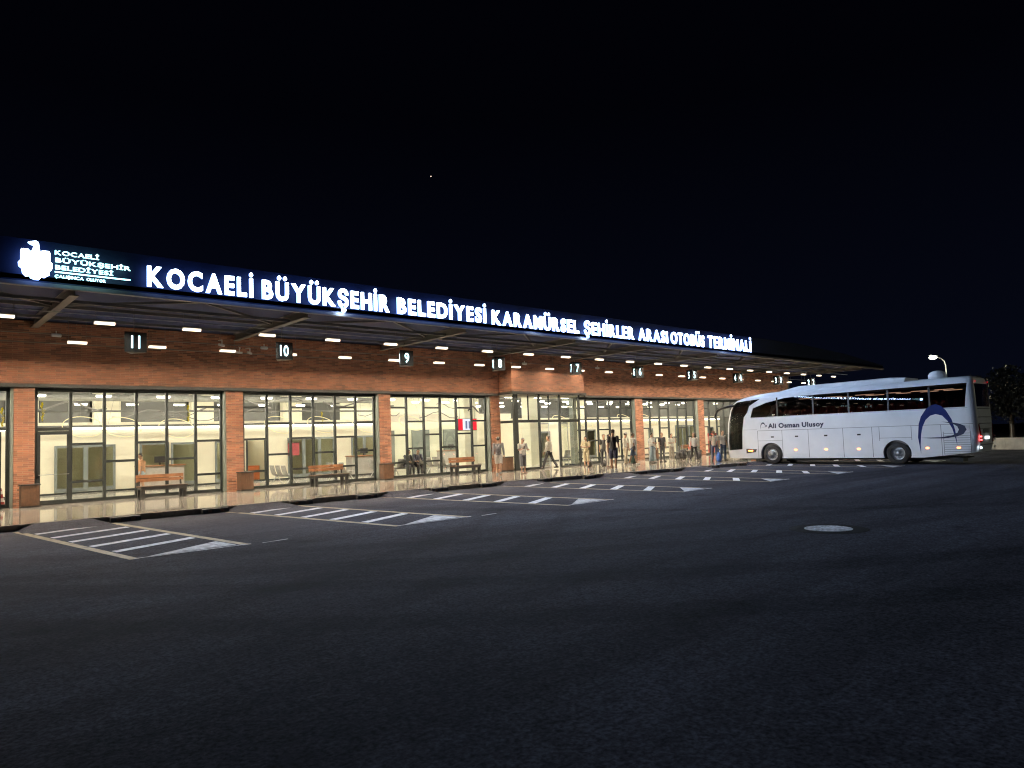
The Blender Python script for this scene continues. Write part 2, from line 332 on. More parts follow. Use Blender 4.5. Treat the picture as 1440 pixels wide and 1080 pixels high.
# ground marking behind the coach, along the far wall
gm = MB(); gm.poly([(44,-11.4,.008),(56,-14.2,.008),(56,-14.5,.008),(44,-11.7,.008)]); tag(gm.build('white_road_marking', MT['pwhite']), kind='structure')

# wheel stops
signx = {11: 6.18, 10: 11.05, 9: 16.29, 8: 21.35, 7: 26.57, 6: 31.68, 5: 37.0, 4: 42.3, 3: 47.75, 2: 52.8}
def wheel_stop():
    t = thing('wheel_stop', 'x', 'wheel stop', group='rubber wheel stops along the kerb')
    b = MB(); b.prism([(-.36,0,0),(-.36,-.2,0),(-.36,-.16,.12),(-.36,-.02,.13)], (.72,0,0)); b.build('block', MT['rubber'], t)
    for x in (-.17, .17):
        p = MB(); p.box(x-.05,x+.05,-.196,-.176,.03,.09); p.build('reflector', MT['rbrown'], t)
    return t
MT['rbrown'] = pr('brown_reflector', (.09, .035, .02), .4)
ws = wheel_stop(); first = True
for n, x in signx.items():
    if n < 5: continue
    for s, side in ((-1.15, 'left'), (1.15, 'right')):
        xx = x + s; loc = (xx, yedge(xx) - .115, .005); lab = 'black rubber wheel stop at the kerb below bay sign %d, %s one of its pair' % (n, side)
        if first: ws.location = loc; ws['label'] = lab; first = False
        else: dup(ws, loc, 0, lab)

# manhole
mh = thing('manhole_cover', 'round pale iron manhole cover set in the dark asphalt', 'manhole cover', (12.62, -22.12, 0))
MT['mh'] = worn('manhole_iron', (.8,.8,.84), .44)
q = MB(); q.tube([(0,0,.004),(0,0,.014)], .395, 40)
for r_ in (.12, .2, .28, .35):
    for j in range(int(r_*60)):
        a = 2*math.pi*j/int(r_*60); q.box(r_*math.cos(a)-.018, r_*math.cos(a)+.018, r_*math.sin(a)-.018, r_*math.sin(a)+.018, .0141, .019)
q.build('cover', MT['mh'], mh)
q = MB(); n = 40
vs = []
for r_, z_ in ((.41,.012),(.47,.012),(.62,.006),(.66,.003)):
    vs += [(r_*math.cos(2*math.pi*j/n), r_*math.sin(2*math.pi*j/n), z_) for j in range(n)]
q.add(vs, [(i*n+j, i*n+(j+1) % n, (i+1)*n+(j+1) % n, (i+1)*n+j) for i in range(3) for j in range(n)])
q.build('surround', vary(pr('fresh_tar', (.007,.007,.008), .9, spec=.05), 8, .4), mh)

# ------------------------------------------------------------------ terminal building
B = thing('terminal_building', 'long brick bus terminal with lit glass bays under a dark canopy', 'bus terminal')
XE = 56.0
b = MB(); b.box(-8,24.38,0,.28,4.17,6.25); b.box(30.0,XE,0,.28,4.17,6.25); b.build('brick_wall', MT['brick'], B)
b = MB(); b.box(24.40,29.9,-1.0,.2,4.22,6.2); b.build('porch_wall', MT['brick'], B)
b = MB(); b.box(-8,24.35,-.05,.3,4.05,4.165); b.box(30.02,XE,-.05,.3,4.05,4.165); b.box(24.35,30.0,-1.06,.3,4.08,4.215); b.build('lintel', MT['frame'], B)
pill = [(-4.0,-2.9),(3.5,4.07),(10.3,10.95),(17.15,17.75),(23.8,24.42),(35.75,36.5),(42.75,43.45),(49.5,50.2),(55.4,56)]
for a, c in pill: b = MB(); b.box(a,c,.002,.32,.15,4.04); b.build('pillar', MT['brick'], B)
G = .30
def bay(x0, x1, ncol, cols, door=None):
    """curtain wall: frame, panes, reveal. cols: list of bar heights per column"""
    fr = MB(); y0, y1 = G-.04, G+.05; w_ = .05
    fr.box(x0,x0+.09,y0-.02,y1,.15,4.05); fr.box(x1-.13,x1,y0-.02,y1,.15,4.05)
    fr.box(x0+.09,x1-.13,y0,y1,.15,.27); fr.box(x0+.09,x1-.13,y0,y1,3.93,4.05)
    dx = (x1 - x0 - .02)/ncol
    for i in range(1, ncol): x = x0 + .01 + dx*i; fr.box(x-.048,x+.048,y0-.01,y1,.27,3.93)
    for i in range(ncol):
        a = x0 + .01 + dx*i; c = a + dx
        for z in cols[i]: fr.box(a+.048 if i else x0+.09, c-.048 if i < ncol-1 else x1-.13, y0,y1-.01,z-.042,z+.042)
    f = fr.build('window', MT['frame'], B)
    gl = MB()
    gl.box(x0+.05, x1-.06, G-.003, G+.003, .2, 4.0); gl.build('pane', MT['glass'], f)
    rv = MB(); rv.box(x1, x1+.05, .33, .40, .15, 4.05)
    return f, dx
A_ = [3.43, 2.14, .86]; Bc = [2.77, 1.5]
fr1, dx = bay(4.10, 10.28, 6, [[], [2.14,.86], [1.51], [2.14,.86], [1.5], [3.43,2.14,.86]])
def door_part(x0, x1, z1, parent, y=G-.05):
    d = MB(); d.box(x0,x0+.11,y-.03,y+.0,.16,z1); d.box(x1-.11,x1,y-.03,y,.16,z1); d.box(x0+.11,x1-.11,y-.03,y,z1-.12,z1); d.box(x0+.11,x1-.11,y-.03,y,.16,.3)
    o = d.build('door', MT['frame'], parent); h = MB(); h.tube([(x0+.05,y-.08,1.15),(x1-.05,y-.08,1.15)], .012, 8)
    h.tube([(x0+.06,y-.08,1.15),(x0+.06,y-.02,1.15)], .01, 6); h.tube([(x1-.06,y-.08,1.15),(x1-.06,y-.02,1.15)], .01, 6); h.build('push_bar', MT['steel'], o)
    return o
door_part(4.15, 5.13, 2.60, B)
tb = MB(); tb.box(4.19,5.10,G-.04,G+.04,2.61,2.72); tb.build('transom', MT['frame'], B)
bay(11.0, 17.12, 6, [A_, Bc, A_, Bc, A_, Bc])
bay(17.8, 23.72, 6, [A_, Bc, A_, Bc, A_, Bc])
bay(30.3, 35.7, 5, [A_, Bc, A_, Bc, A_])
bay(36.55, 42.7, 6, [A_, Bc, A_, Bc, A_, Bc])
bay(43.5, 49.45, 6, [A_, Bc, A_, Bc, A_, Bc])
bay(50.25, 55.35, 5, [A_, Bc, A_, Bc, A_])
bay(-2.85, 3.45, 4, [[2.7], [2.14], [2.7], [2.7]])
door_part(1.9, 3.2, 2.60, B)
for x in (3.42, 10.22, 17.06, 23.66, 35.64, 42.64, 49.4):
    rv = MB(); rv.box(x, x+.07, -.0, G-.062, .16, 4.04); rv.build('reveal_panel', MT['reveal'], B)
# porch (entrance) glazing: side screen, front with sliding doors
po = MB(); Yf = -.98
for x, w_ in ((24.45,.30),(26.25,.10),(27.80,.10),(29.35,.12)): po.box(x, x+w_, Yf-.04, Yf+.06, .15, 4.08)
po.box(29.47,29.9,Yf-.04,Yf+.06,.15,4.08) if False else None
for a, c in ((24.75,26.25),(26.35,27.8),(27.9,29.35)):
    po.box(a,c,Yf-.02,Yf+.05,2.60,2.74)
po.box(24.75,26.25,Yf-.02,Yf+.05,.15,.27); po.box(27.9,29.35,Yf-.02,Yf+.05,.15,.22)
po.box(27.0,27.07,Yf,Yf+.05,2.74,4.08); po.box(25.5,25.56,Yf,Yf+.05,2.74,4.08)
po.box(24.45,24.53,Yf+.06,.25,2.60,2.72); po.box(24.45,24.53,Yf+.06,.25,.15,.27); po.box(24.45,24.53,.16,.25,.27,4.08)
po.box(29.38,29.46,Yf+.06,.25,2.60,2.72); po.box(29.38,29.46,Yf+.06,.25,.15,.27)
pf = po.build('entrance_screen', MT['frame'], B)
pg = MB(); pg.box(24.75,26.25,Yf+.01,Yf+.016,.27,4.05); pg.box(26.35,29.35,Yf+.01,Yf+.016,2.74,4.05); pg.box(27.95,29.35,Yf+.01,Yf+.016,.22,2.6); pg.box(24.485,24.491,Yf+.06,.16,.27,4.05); pg.box(29.415,29.421,Yf+.06,.25,.2,4.05)
pg.build('pane', MT['glass'], pf)
for x0 in (26.36, 27.82):   # sliding leaves, left one parked to the side
    sd = MB(); x1 = x0+.75; y = Yf+.10
    sd.box(x0,x0+.04,y,y+.03,.16,2.58); sd.box(x1-.04,x1,y,y+.03,.16,2.58); sd.box(x0+.04,x1-.04,y,y+.03,2.5,2.58); sd.box(x0+.04,x1-.04,y,y+.03,.16,.24)
    so = sd.build('sliding_door', MT['steel'], B); pn = MB(); pn.box(x0+.04,x1-.04,y+.012,y+.018,.24,2.5); pn.build('pane', MT['glass'], so)
b = MB(); b.box(24.4,29.9,-.98,.3,4.0,4.075); b.build('porch_soffit', MT['creamw'], B)

# canopy
b = MB(); b.box(-9,59.2,-6.3,.5,6.30,6.42); b.build('canopy_roof', MT['canopy'], B)
fa = MB(); fa.add([(-9,-6.30,6.26),(59.2,-6.30,6.26),(59.2,-6.30,6.50),(52,-6.30,7.05),(45,-6.30,7.32),(-9,-6.30,7.36),
                   (-9,-6.22,6.26),(59.2,-6.22,6.26),(59.2,-6.22,6.50),(52,-6.22,7.05),(45,-6.22,7.32),(-9,-6.22,7.36)],
                  [(0,1,2,3,4,5),(11,10,9,8,7,6),(0,6,7,1),(1,7,8,2),(2,8,9,3),(3,9,10,4),(4,10,11,5),(5,11,6,0)])
fa.build('fascia', MT['fascia'], B)
b = MB(); b.box(-9,59.3,-6.33,-6.16,6.15,6.255); b.build('edge_beam', MT['beam'], B)
bx = [-2.6, 4.04, 10.7, 17.35, 23.7, 28.9, 35.4, 42.05, 48.7, 55.3]
for x in bx:
    c = MB(); c.box(x-.11,x+.11,-6.155,-.002 if not (24.4 < x < 29.9) else -1.002,6.02,6.04); c.box(x-.11,x+.11,-6.155,-.002 if not (24.4 < x < 29.9) else -1.002,6.275,6.295); c.box(x-.02,x+.02,-6.155,-.01 if not (24.4 < x < 29.9) else -1.01,6.04,6.275)
    c.build('canopy_beam', MT['beam'], B)
for x0, x1 in zip(bx[:-1], bx[1:]):
    c = MB(); xm = (x0+x1)/2
    c.bar((xm,-6.14,6.2),(x1-.12,-3.6,6.2),.07,.07); c.bar((xm,-6.14,6.2),(x0+.12,-3.6,6.2),.07,.07); c.bar((x0+.12,-3.4,6.2),(x1-.12,-3.4,6.2),.09,.1)
    c.build('canopy_brace', MT['beamdk'], B)
for y in (-1.9, -4.9):
    c = MB()
    for x0, x1 in zip(bx[:-1], bx[1:]): c.box(x0+.025,x1-.025,y-.035,y+.035,6.05,6.14)
    c.build('purlin', MT['beamdk'], B)
# conduits that carry the lamps
for (y, z, r_) in ((-4.0, 5.92, .014), (-1.3, 5.66, .016), (-.9, 5.42, .016)):
    c = MB(); c.tube([(-9,y,z),(24.3 if y > -1 else 58,y,z)], r_, 8); c.build('conduit', MT['steel'] if y < -3 else MT['beamdk'], B)

# ------------------------------------------------------------------ interior (parts of the building)
fl = MB(); fl.poly([(-8,.26,.153),(56,.26,.153),(56,20,.153),(-8,20,.153)]); tag(fl.build('hall_floor', MT['hallfloor'], B))
ce = MB(); ce.box(-8,56,.3,20,5.3,5.4); ce.build('hall_ceiling', MT['dark'], B)
bw = MB(); bw.box(-8,56,17,17.2,.15,5.3); bw.box(-8.2,-8,.3,17.2,.15,6.2); bw.box(XE,XE+.2,0,17.2,.15,6.25); bw.build('rear_wall', MT['grey'], B)
# back rooms: cream partition with openings
YP = 6.5
opens = [(5.70,7.95,2.17),(8.9,10.12,2.2),(10.2,11.3,2.17),(12.15,12.7,2.2),(13.65,14.6,2.15),(15.75,18.35,2.24),(19.35,20.95,2.25),(-1.5,0.6,2.2),(2.0,3.1,2.3)]
opens2 = [(33.5,34.6,2.2),(38.3,39.3,2.25),(45.6,46.2,2.2),(49.2,52.2,2.4),(54,54.9,2.2)]
def partition(x0, x1, ops, nm='partition_wall'):
    pw = MB(); x = x0
    for a, c, z in sorted(ops):
        pw.box(x,a,YP,YP+.15,.15,3.0); pw.box(a,c,YP,YP+.15,z,3.0); x = c
    pw.box(x,x1,YP,YP+.15,.15,3.0)
    pw.box(x0,x1,YP-.02,17,3.0,3.12)
    return pw.build(nm, MT['cream'], B)
partition(-8, 21.6, opens); partition(31.8, 56, opens2)
for x in (21.6, 31.65): sd = MB(); sd.box(x,x+.15,YP,17,.15,3.12); sd.build('partition_wall', MT['cream'], B)
sd = MB(); sd.box(30.0,30.28,.0,.32,.153,4.04); sd.build('corner_panel', MT['reveal'], B)
sk = MB(); 
for x0, x1 in ((-8,21.6),(31.8,56)): sk.box(x0,x1,YP-.025,YP-.003,.155,.23)
sk.build('skirting', MT['frame'], B)
led = MB(); led.box(-8,21.6,YP-.16,YP-.08,2.82,2.90); led.box(31.8,55.8,YP-.16,YP-.08,2.82,2.90); led.build('light_strip', MT['led'], B)
lh = MB(); lh.box(-8,21.6,YP-.2,YP-.03,2.905,2.99); lh.box(31.8,55.8,YP-.2,YP-.03,2.905,2.99); lh.build('soffit_trim', MT['grey'], B)
room_em = {13.65: 1}
MT['pglass'] = glassmat('partition_glass', (.82, .85, .80), base=.06)
for (a, c, z) in opens + opens2:
    if a in (13.65,): 
        o = MB(); o.box(a-.02,a+.06,YP-.03,YP-.004,.15,z+.04); o.box(c-.06,c+.02,YP-.03,YP-.004,.15,z+.04); o.build('door_frame', MT['frame'], B); continue
    o = MB(); y0, y1 = YP-.035, YP-.004; fw_ = .1
    o.box(a,a+fw_,y0,y1,.24,z); o.box(c-fw_,c,y0,y1,.24,z); o.box(a+fw_,c-fw_,y0,y1,z-.1,z); o.box(a+fw_,c-fw_,y0,y1,.24,.40)
    nm = max(1, round((c-a)/1.0))
    for i in range(1, nm): x = a + (c-a)*i/nm; o.box(x-.09,x+.09,y0,y1,.40,z-.1)
    d = o.build('partition_door', vary(pr('grey_frame', (.11,.125,.12), .5), 3, .1), B)
    pn = MB(); pn.box(a+fw_,c-fw_,YP-.018,YP-.012,.4,z-.1); pn.build('pane', MT['pglass'], d)
# back room dim interiors
br = MB()
for x in (5.0,8.3,11.6,13.1,15.2,18.8,32.5,37,44.5,48.5,53): br.box(x,x+.1,YP+.15,11,.15,3.0)
br.box(-8,21.6,11,11.1,.15,3.0); br.box(31.8,56,11,11.1,.15,3.0); br.build('back_room_wall', MT['cream'], B)
rl = MB()
for x in (6.8,9.8,12.4,14.15,17,20,33.8,39,46,50.6): rl.box(x-.5,x+.5,8.4,8.6,2.93,2.98)
rl.build('back_room_light', MT['room'] if 'room' in MT else MT.setdefault('room', emis('room_light', (1,.9,.7), 40)), B)
# upper volume: cream columns, grey panels, ducts, trusses
uc = MB()
for x in (1.5, 5.2, 9.0, 14.0, 19.6, 34.5, 41, 47): uc.box(x,x+1.3,15.5,15.9,3.12,5.3)
uc.build('upper_column', MT['cream'], B)
up_ = MB()
for x0, x1 in ((2.9,5.1),(6.6,8.9),(10.4,13.9),(15.4,19.5)): up_.box(x0,x1,15.9,16,3.12,5.3)
up_.build('upper_panel', MT['grey'], B)
for i in range(16):
    x = -6 + i*4.0
    tr = MB(); tr.bar((x,.4,4.95),(x,17,4.95),.10,.12); 
    for j in range(8): y = .4+j*2; tr.bar((x,y,4.98),(x,y+1,5.28),.05,.05); tr.bar((x,y+1,5.28),(x,y+2,4.98),.05,.05)
    tr.build('roof_truss', MT['beamdk'], B)
du = MB(); du.tube([(-8,4.2,4.55),(22,4.2,4.55)], .2, 14); du.tube([(30,4.8,4.5),(56,4.8,4.5)], .2, 14); du.tube([(-8,8.2,4.3),(22,8.2,4.3)], .16, 12); du.build('air_duct', MT['duct'], B)
cn = MB()
for y in (1.4, 2.9, 5.4, 7.3): cn.tube([(-8,y,4.45),(56,y,4.45)], .025, 6)
cn.box(-8,22,6.9,7.4,3.6,3.66); cn.box(-8,22,3.3,3.7,4.6,4.66); cn.build('cable_tray', MT['grey'], B)
# wavy cable bundles
random.seed(3)
cb = MB()
for i in range(14):
    x = -2 + i*2.1 + random.random(); y = 2 + random.random()*5; ln = 2.2 + random.random()*2; p = []
    for j in range(9):
        t = j/8; p.append((x+ln*t, y+.5*math.sin(t*3+i), 3.75+.5*math.sin(i)+.18*math.sin(t*9+i)))
    cb.tube(p, .022 if i % 3 else .04, 6)
cb.build('cable', MT['beamdk'] , B)
# entrance hall: tall pale end wall, columns, kiosk
eh = MB(); eh.box(25.2,26.1,4.0,4.6,.15,5.3); eh.box(29.6,30.5,3.2,3.9,.15,5.3); eh.box(21.8,31.6,12,12.15,.15,5.3); eh.build('hall_column', vary(pr('pale_green_wall', (.80,.80,.64), .7), 1, .05), B)
eh = MB()
for x0, x1 in ((22.6,23.6),(24.3,25.6),(27.0,28.4),(29.6,30.8)):
    eh.box(x0,x1,11.9,11.99,.3,2.6)
eh.build('hall_door', MT['reveal'], B)
bm_ = MB(); bm_.box(21.9,31.5,7.0,7.2,3.0,3.45); bm_.build('hall_beam', MT['creamw'], B)

# ------------------------------------------------------------------ lamps
def lamp_proto(nm, label, group, mat, L_=.75, wire=.35, skirt=False):
    t = thing(nm, label, 'lamp', group=group)
    b = MB(); b.box(-L_/2-.03,L_/2+.03,-.055,.055,.0,.045); b.build('housing', MT['white'], t)
    if skirt:
        b = MB(); b.box(-L_/2,L_/2,-.05,.05,-.012,-.004); b.build('tube', mat, t)
        b = MB(); e_ = L_/2+.02
        b.box(-e_,e_,-.066,-.056,-.047,.02); b.box(-e_,e_,.056,.066,-.047,.02); b.box(-e_,-e_+.01,-.056,.056,-.047,.02); b.box(e_-.01,e_,-.056,.056,-.047,.02); b.build('diffuser', MT['lampside'], t)
    else:
        b = MB(); b.tube([(-L_/2,0,-.02),(-L_/2+.03,0,-.04),(L_/2-.03,0,-.04),(L_/2,0,-.02)], [(.04,.02),(.05,.035),(.05,.035),(.04,.02)], 10); b.build('tube', mat, t)
    b = MB(); b.tube([(-.25,0,.045),(-.25,0,.045+wire)], .006, 5); b.tube([(.25,0,.045),(.25,0,.045+wire)], .006, 5); b.build('wire', MT['beamdk'], t)
    return t
def rel(x):
    ks = sorted(signx.items(), key=lambda a: a[1])
    if x < ks[0][1]: return 'left of bay sign 11'
    for (n0, a), (n1, c) in zip(ks[:-1], ks[1:]):
        if a <= x < c: return ('between bay signs %d and %d, nearer %d' % (n0, n1, n0 if x-a < c-x else n1))
    return 'past bay sign 2'
lp = lamp_proto('hanging_lamp', 'x', 'tube lamps hanging in the outer row', MT['lamp'], .50, .54, True); used = {}
k = 0
def setlab(o, row, x):
    r_ = rel(x); used[(row, r_)] = used.get((row, r_), 0) + 1; c_ = used[(row, r_)]
    tail = '' if c_ == 1 else (', further right' if c_ == 2 else ', furthest right')
    o['label'] = '%s-row tube lamp %s%s' % (row, r_, tail)
for i in range(-1, 22):
    x = 2.72 + 2.51*i
    o = lp if k == 0 else copy_tree(lp); o.location = (x, -4.0, 5.70); setlab(o, 'outer', x); k += 1
l2 = lamp_proto('hanging_lamp', 'x', 'tube lamps hanging in the inner row', MT['lamp'], .50, .80, True); k = 0
for i in range(-2, 22):
    x = 5.03 + 2.43*i
    o = l2 if k == 0 else copy_tree(l2); o.location = (x, -1.3, 5.44); setlab(o, 'inner', x); k += 1
l3 = lamp_proto('hall_lamp', 'white tube lamp hanging from the dark ceiling inside the terminal hall', 'lamps hanging inside the hall', MT['lampin'], .55, .7); k = 0
for r_, (y, off) in enumerate(((2.6, .0), (5.8, 1.1), (9.2, .4), (13.2, 1.7))):
    for i in range(26):
        x = -5.5 + off + i*2.35
        if x > 55: continue
        o = l3 if k == 0 else copy_tree(l3); o.location = (x, y, 4.22 + (.1 if r_ > 1 else 0)); k += 1
# ring lamps
def ring_thing():
    t = thing('ring_lamp', 'large thin glowing ring lamp hanging inside the terminal hall', 'lamp', group='ring lamps inside the hall')
    b = MB(); n = 36; b.tube([(.68*math.cos(2*math.pi*j/n), .5*math.sin(2*math.pi*j/n), .40*math.sin(2*math.pi*j/n)) for j in range(n+1)], .016, 6, cap=False); b.build('ring', MT['ring'], t)
    b = MB(); b.tube([(0,.5,.40),(0,.3,2.2)], .004, 5); b.tube([(-.6,-.2,-.2),(0,.3,2.2)], .004, 5); b.tube([(.6,-.2,-.2),(0,.3,2.2)], .004, 5); b.build('wire', MT['beamdk'], t)
    return t
rg = ring_thing(); k = 0
for x, z in ((6.05,2.83),(7.38,2.80),(9.4,2.72),(13.81,2.8),(15.84,2.78),(18.2,2.75),(20.9,2.8),(32.2,2.75),(34.2,2.75),(38.5,2.8),(40.9,2.8)):
    o = rg if k == 0 else copy_tree(rg); o.location = (x, 3.0, z); k += 1
# yellow tinsel
ty = thing('tinsel_garland', 'x', 'decoration', group='yellow decorations inside the hall')
random.seed(5); b = MB()
for j in range(26):
    a = random.random()*6.28; z = -.32 + .64*random.random(); r_ = .03 + .12*random.random()*(1-abs(z)/.5)
    b.bar((0,0,z), (math.cos(a)*r_, math.sin(a)*r_, z+.12*random.random()), .03, .008)
b.build('tinsel', MT['yellow'], ty)
for i, (x, y, z, lb) in enumerate(((4.66,2.5,3.32,'yellow tinsel decoration hanging behind the glass above the door'),(9.69,2.5,3.25,'yellow tinsel decoration behind the glass above the first bench'),(15.62,2.5,2.96,'yellow tinsel decoration behind the glass above the second bench'),(3.42,2.0,3.1,'yellow tinsel decoration behind the leftmost glass panel'))):
    o = ty if i == 0 else copy_tree(ty); o.location = (x, y, z); o['label'] = lb

# ------------------------------------------------------------------ canopy sign
SY = -6.52
sg = thing('illuminated_sign', 'long line of glowing white capital letters above the canopy edge', 'sign', (5.7, SY, 6.42))
def put_word(txt, x0, x1, z0, h, root, mat, name='letter', off=None, gap=.15, depth=.06, dy=0, back=True):
    """letters of one word fitted between x0 and x1, baseline z0, cap height h"""
    chars = []; x = 0
    if off is None: off = .034 if x0 < 20 else .024
    ref = text_geo('H', 1, .01, 0); H = max(v.y for v in ref[0])
    for ch in txt:
        vs, fs = text_geo({'İ': 'I', 'Ü': 'U'}.get(ch, ch) if back else ch, 1, depth/2, off)
        if back and ch in 'İÜ':
            xa = min(v.x for v in vs); xb = max(v.x for v in vs); xm = (xa+xb)/2
            for xc in ([xm] if ch == 'İ' else [xm-.15, xm+.15]):
                mb_ = MB(); mb_.tube([(xc,H*1.27,-depth/2),(xc,H*1.27,depth/2)], [(.088,.088)]*2, 12); o_ = len(vs); vs = vs + [Vector(v) for v in mb_.v]; fs = fs + [tuple(q+o_ for q in f) for f in mb_.f]
        a = min(v.x for v in vs); c = max(v.x for v in vs); chars.append((x - a, vs, fs)); x += (c - a) + gap
    W = x - gap; sxx = (x1 - x0)/W; sz = h/(H + 2*off)
    for dx_, vs, fs in chars:
        mb = MB(); mb.add([(x0 + (v.x + dx_)*sxx - root.location.x, v.z + dy, z0 + (v.y + off)*sz - root.location.z) for v in vs], fs)
        o = mb.build(name, [mat, MT['letterback']] if back else mat, root)
        if back:
            for p in o.data.polygons: p.material_index = 0 if p.normal.y < -.7 else 1
for txt, a, c, z0, h in (('KOCAELİ',5.70,8.80,6.41,.585),('BÜYÜKŞEHİR',8.99,13.70,6.41,.60),('BELEDİYESİ',13.94,18.18,6.40,.585),('KARAMÜRSEL',18.40,23.61,6.38,.58),('ŞEHİRLER',23.89,27.57,6.38,.59),('ARASI',27.85,30.34,6.38,.60),('OTOBÜS',30.53,33.70,6.38,.61),('TERMİNALİ',33.98,38.65,6.38,.66)):
    put_word(txt, a+.03, c-.07, z0, h, sg, MT['letter'])
# municipal emblem and small lettering
EM = [(2.79, 6.94), (2.81, 6.97), (2.94, 6.98), (3.0, 6.92), (3.04, 6.97), (3.07, 7.08), (2.99, 7.11), (2.94, 7.15), (3.0, 7.18), (3.11, 7.21), (3.17, 7.18), (3.19, 7.0), (3.21, 6.93), (3.25, 6.98), (3.4, 6.98), (3.42, 6.94), (3.43, 6.71), (3.47, 6.66), (3.47, 6.56), (3.45, 6.49), (3.4, 6.45), (3.41, 6.36), (3.3, 6.28), (3.23, 6.29), (3.18, 6.21), (3.09, 6.21), (3.0, 6.24), (2.98, 6.29), (2.9, 6.27), (2.83, 6.35), (2.81, 6.47), (2.75, 6.52), (2.74, 6.62), (2.79, 6.68)]
s2 = thing('municipal_sign', 'glowing white crest with small cyan lettering at the left canopy edge', 'sign', (2.7, SY, 6.2))
e = MB(); e.prism([(x-2.7, -.03, z-6.2+.06) for x, z in EM], (0,.07,0)); e_o = e.build('emblem', [MT['letter'], MT['letterback']], s2)
for p in e_o.data.polygons: p.material_index = 0 if p.normal.y < -.7 else 1
put_word('KOCAELİ', 3.53, 4.54, 6.985, .112, s2, MT['lettercy'], 'small_letter', .012, .09, .03, 0, False)
put_word('BÜYÜKŞEHİR', 3.54, 5.31, 6.79, .112, s2, MT['lettercy'], 'small_letter', .012, .09, .03, 0, False)
put_word('BELEDİYESİ', 3.54, 4.88, 6.60, .112, s2, MT['lettercy'], 'small_letter', .012, .09, .03, 0, False)
put_word('ÇALIŞINCA', 3.53, 4.18, 6.385, .075, s2, MT['lettercy'], 'small_letter', .012, .09, .03, 0, False)
put_word('OLUYOR', 4.25, 4.70, 6.385, .075, s2, MT['lettercy'], 'small_letter', .012, .09, .03, 0, False)
e = MB(); e.box(.83,2.6,-.02,.01,.315,.345); e.build('underline', MT['lettercy'], s2)

# ------------------------------------------------------------------ bay number signs
def bay_sign(n, x):
    t = thing('bay_sign', 'dark three-sided hanging sign with glowing number %d' % n, 'bay sign', (x, -3.6, 4.93), 0, 'numbered bay signs')
    w_ = .64; h = .62; y0 = 0; ap = w_*.866
    P3 = [(-w_/2,y0),(w_/2,y0),(0,ap)]
    b = MB(); b.prism([(x_,y_,0) for x_, y_ in P3], (0,0,h)); b.build('sign_box', MT['signbox'], t)
    bb = MB(); bb.prism([(x_*.97,y_*.97+.01,-.012) for x_, y_ in P3], (0,0,.011)); bb.build('base_plate', MT['beam'], t)
    r_ = MB(); r_.tube([(0,ap/3,h),(0,ap/3,1.36)], .013, 6); r_.build('rod', MT['beamdk'], t)
    txt = str(n); vs, fs = text_geo(txt, 1, .01, .012)
    a = min(v.x for v in vs); c = max(v.x for v in vs); lo = min(v.y for v in vs); hi = max(v.y for v in vs)
    s_ = .40/(hi-lo); 
    if (c-a)*s_*.72 > .44: s_x = .44/(c-a)
    else: s_x = s_*.72 if len(txt) > 1 else s_*.85
    for (A0, A1) in ((P3[0],P3[1]),(P3[2],P3[0]),(P3[1],P3[2])):
        A0 = Vector((*A0,0)); A1 = Vector((*A1,0)); d = (A1-A0).normalized(); nrm = Vector((d.y,-d.x,0)); mid = (A0+A1)/2
        mb = MB(); mb.add([mid + d*((v.x-(a+c)/2)*s_x) + nrm*(.008+v.z*.4) + Vector((0,0,h/2+(v.y-(lo+hi)/2)*s_)) for v in vs], fs); mb.build('number', MT['num'], t)
MT['signbox'] = vary(pr('sign_box', (.003,.004,.005), .6, spec=.1), 4, .2)
for n, x in signx.items(): bay_sign(n, x)

# loudspeakers and cameras under the canopy
sp = thing('loudspeaker', 'x', 'loudspeaker', group='small white loudspeakers under the canopy')
b = MB(); b.tube([(-.14,0,0),(-.12,0,0),(.12,0,0),(.14,0,0)], [.04,.06,.06,.04], 12); b.build('cabinet', MT['white'], sp, smooth=False)
b = MB(); b.bar((0,0,.06),(0,0,.14),.03); b.build('bracket', MT['white'], sp)
for i, (x, lb) in enumerate(((4.41,'small white loudspeaker under the canopy left of bay sign 11'),(11.2,'small white loudspeaker under the canopy beside bay sign 10'),(24.88,'small white loudspeaker under the canopy above the entrance'),(30.54,'small white loudspeaker under the canopy beside bay sign 6'))):
    o = sp if i == 0 else copy_tree(sp); o.location = (x,-1.5,5.6); o['label'] = lb
sc_ = thing('security_camera', 'x', 'security camera', group='security cameras under the canopy')
b = MB(); b.bar((-.14,0,0),(.10,0,-.03),.07,.07); b.build('body', MT['white'], sc_); b = MB(); b.bar((0,0,.03),(0,0,.18),.03); b.bar((0,0,.18),(0,.2,.18),.03); b.build('bracket', MT['white'], sc_)
for i, (x, y, z, rz, lb) in enumerate(((9.61,-1.5,5.62,.3,'white security camera hanging between bay signs 11 and 10'),(10.45,-1.0,5.45,-.5,'white spotlight-shaped camera left of bay sign 10, left of a pair'),(10.85,-1.0,5.45,.6,'white spotlight-shaped camera left of bay sign 10, right of a pair'),(45.3,-1.5,5.6,.2,'white security camera between bay signs 4 and 3'))):
    o = sc_ if i == 0 else copy_tree(sc_); o.location = (x,y,z); o.rotation_euler = (0,0,rz); o['label'] = lb

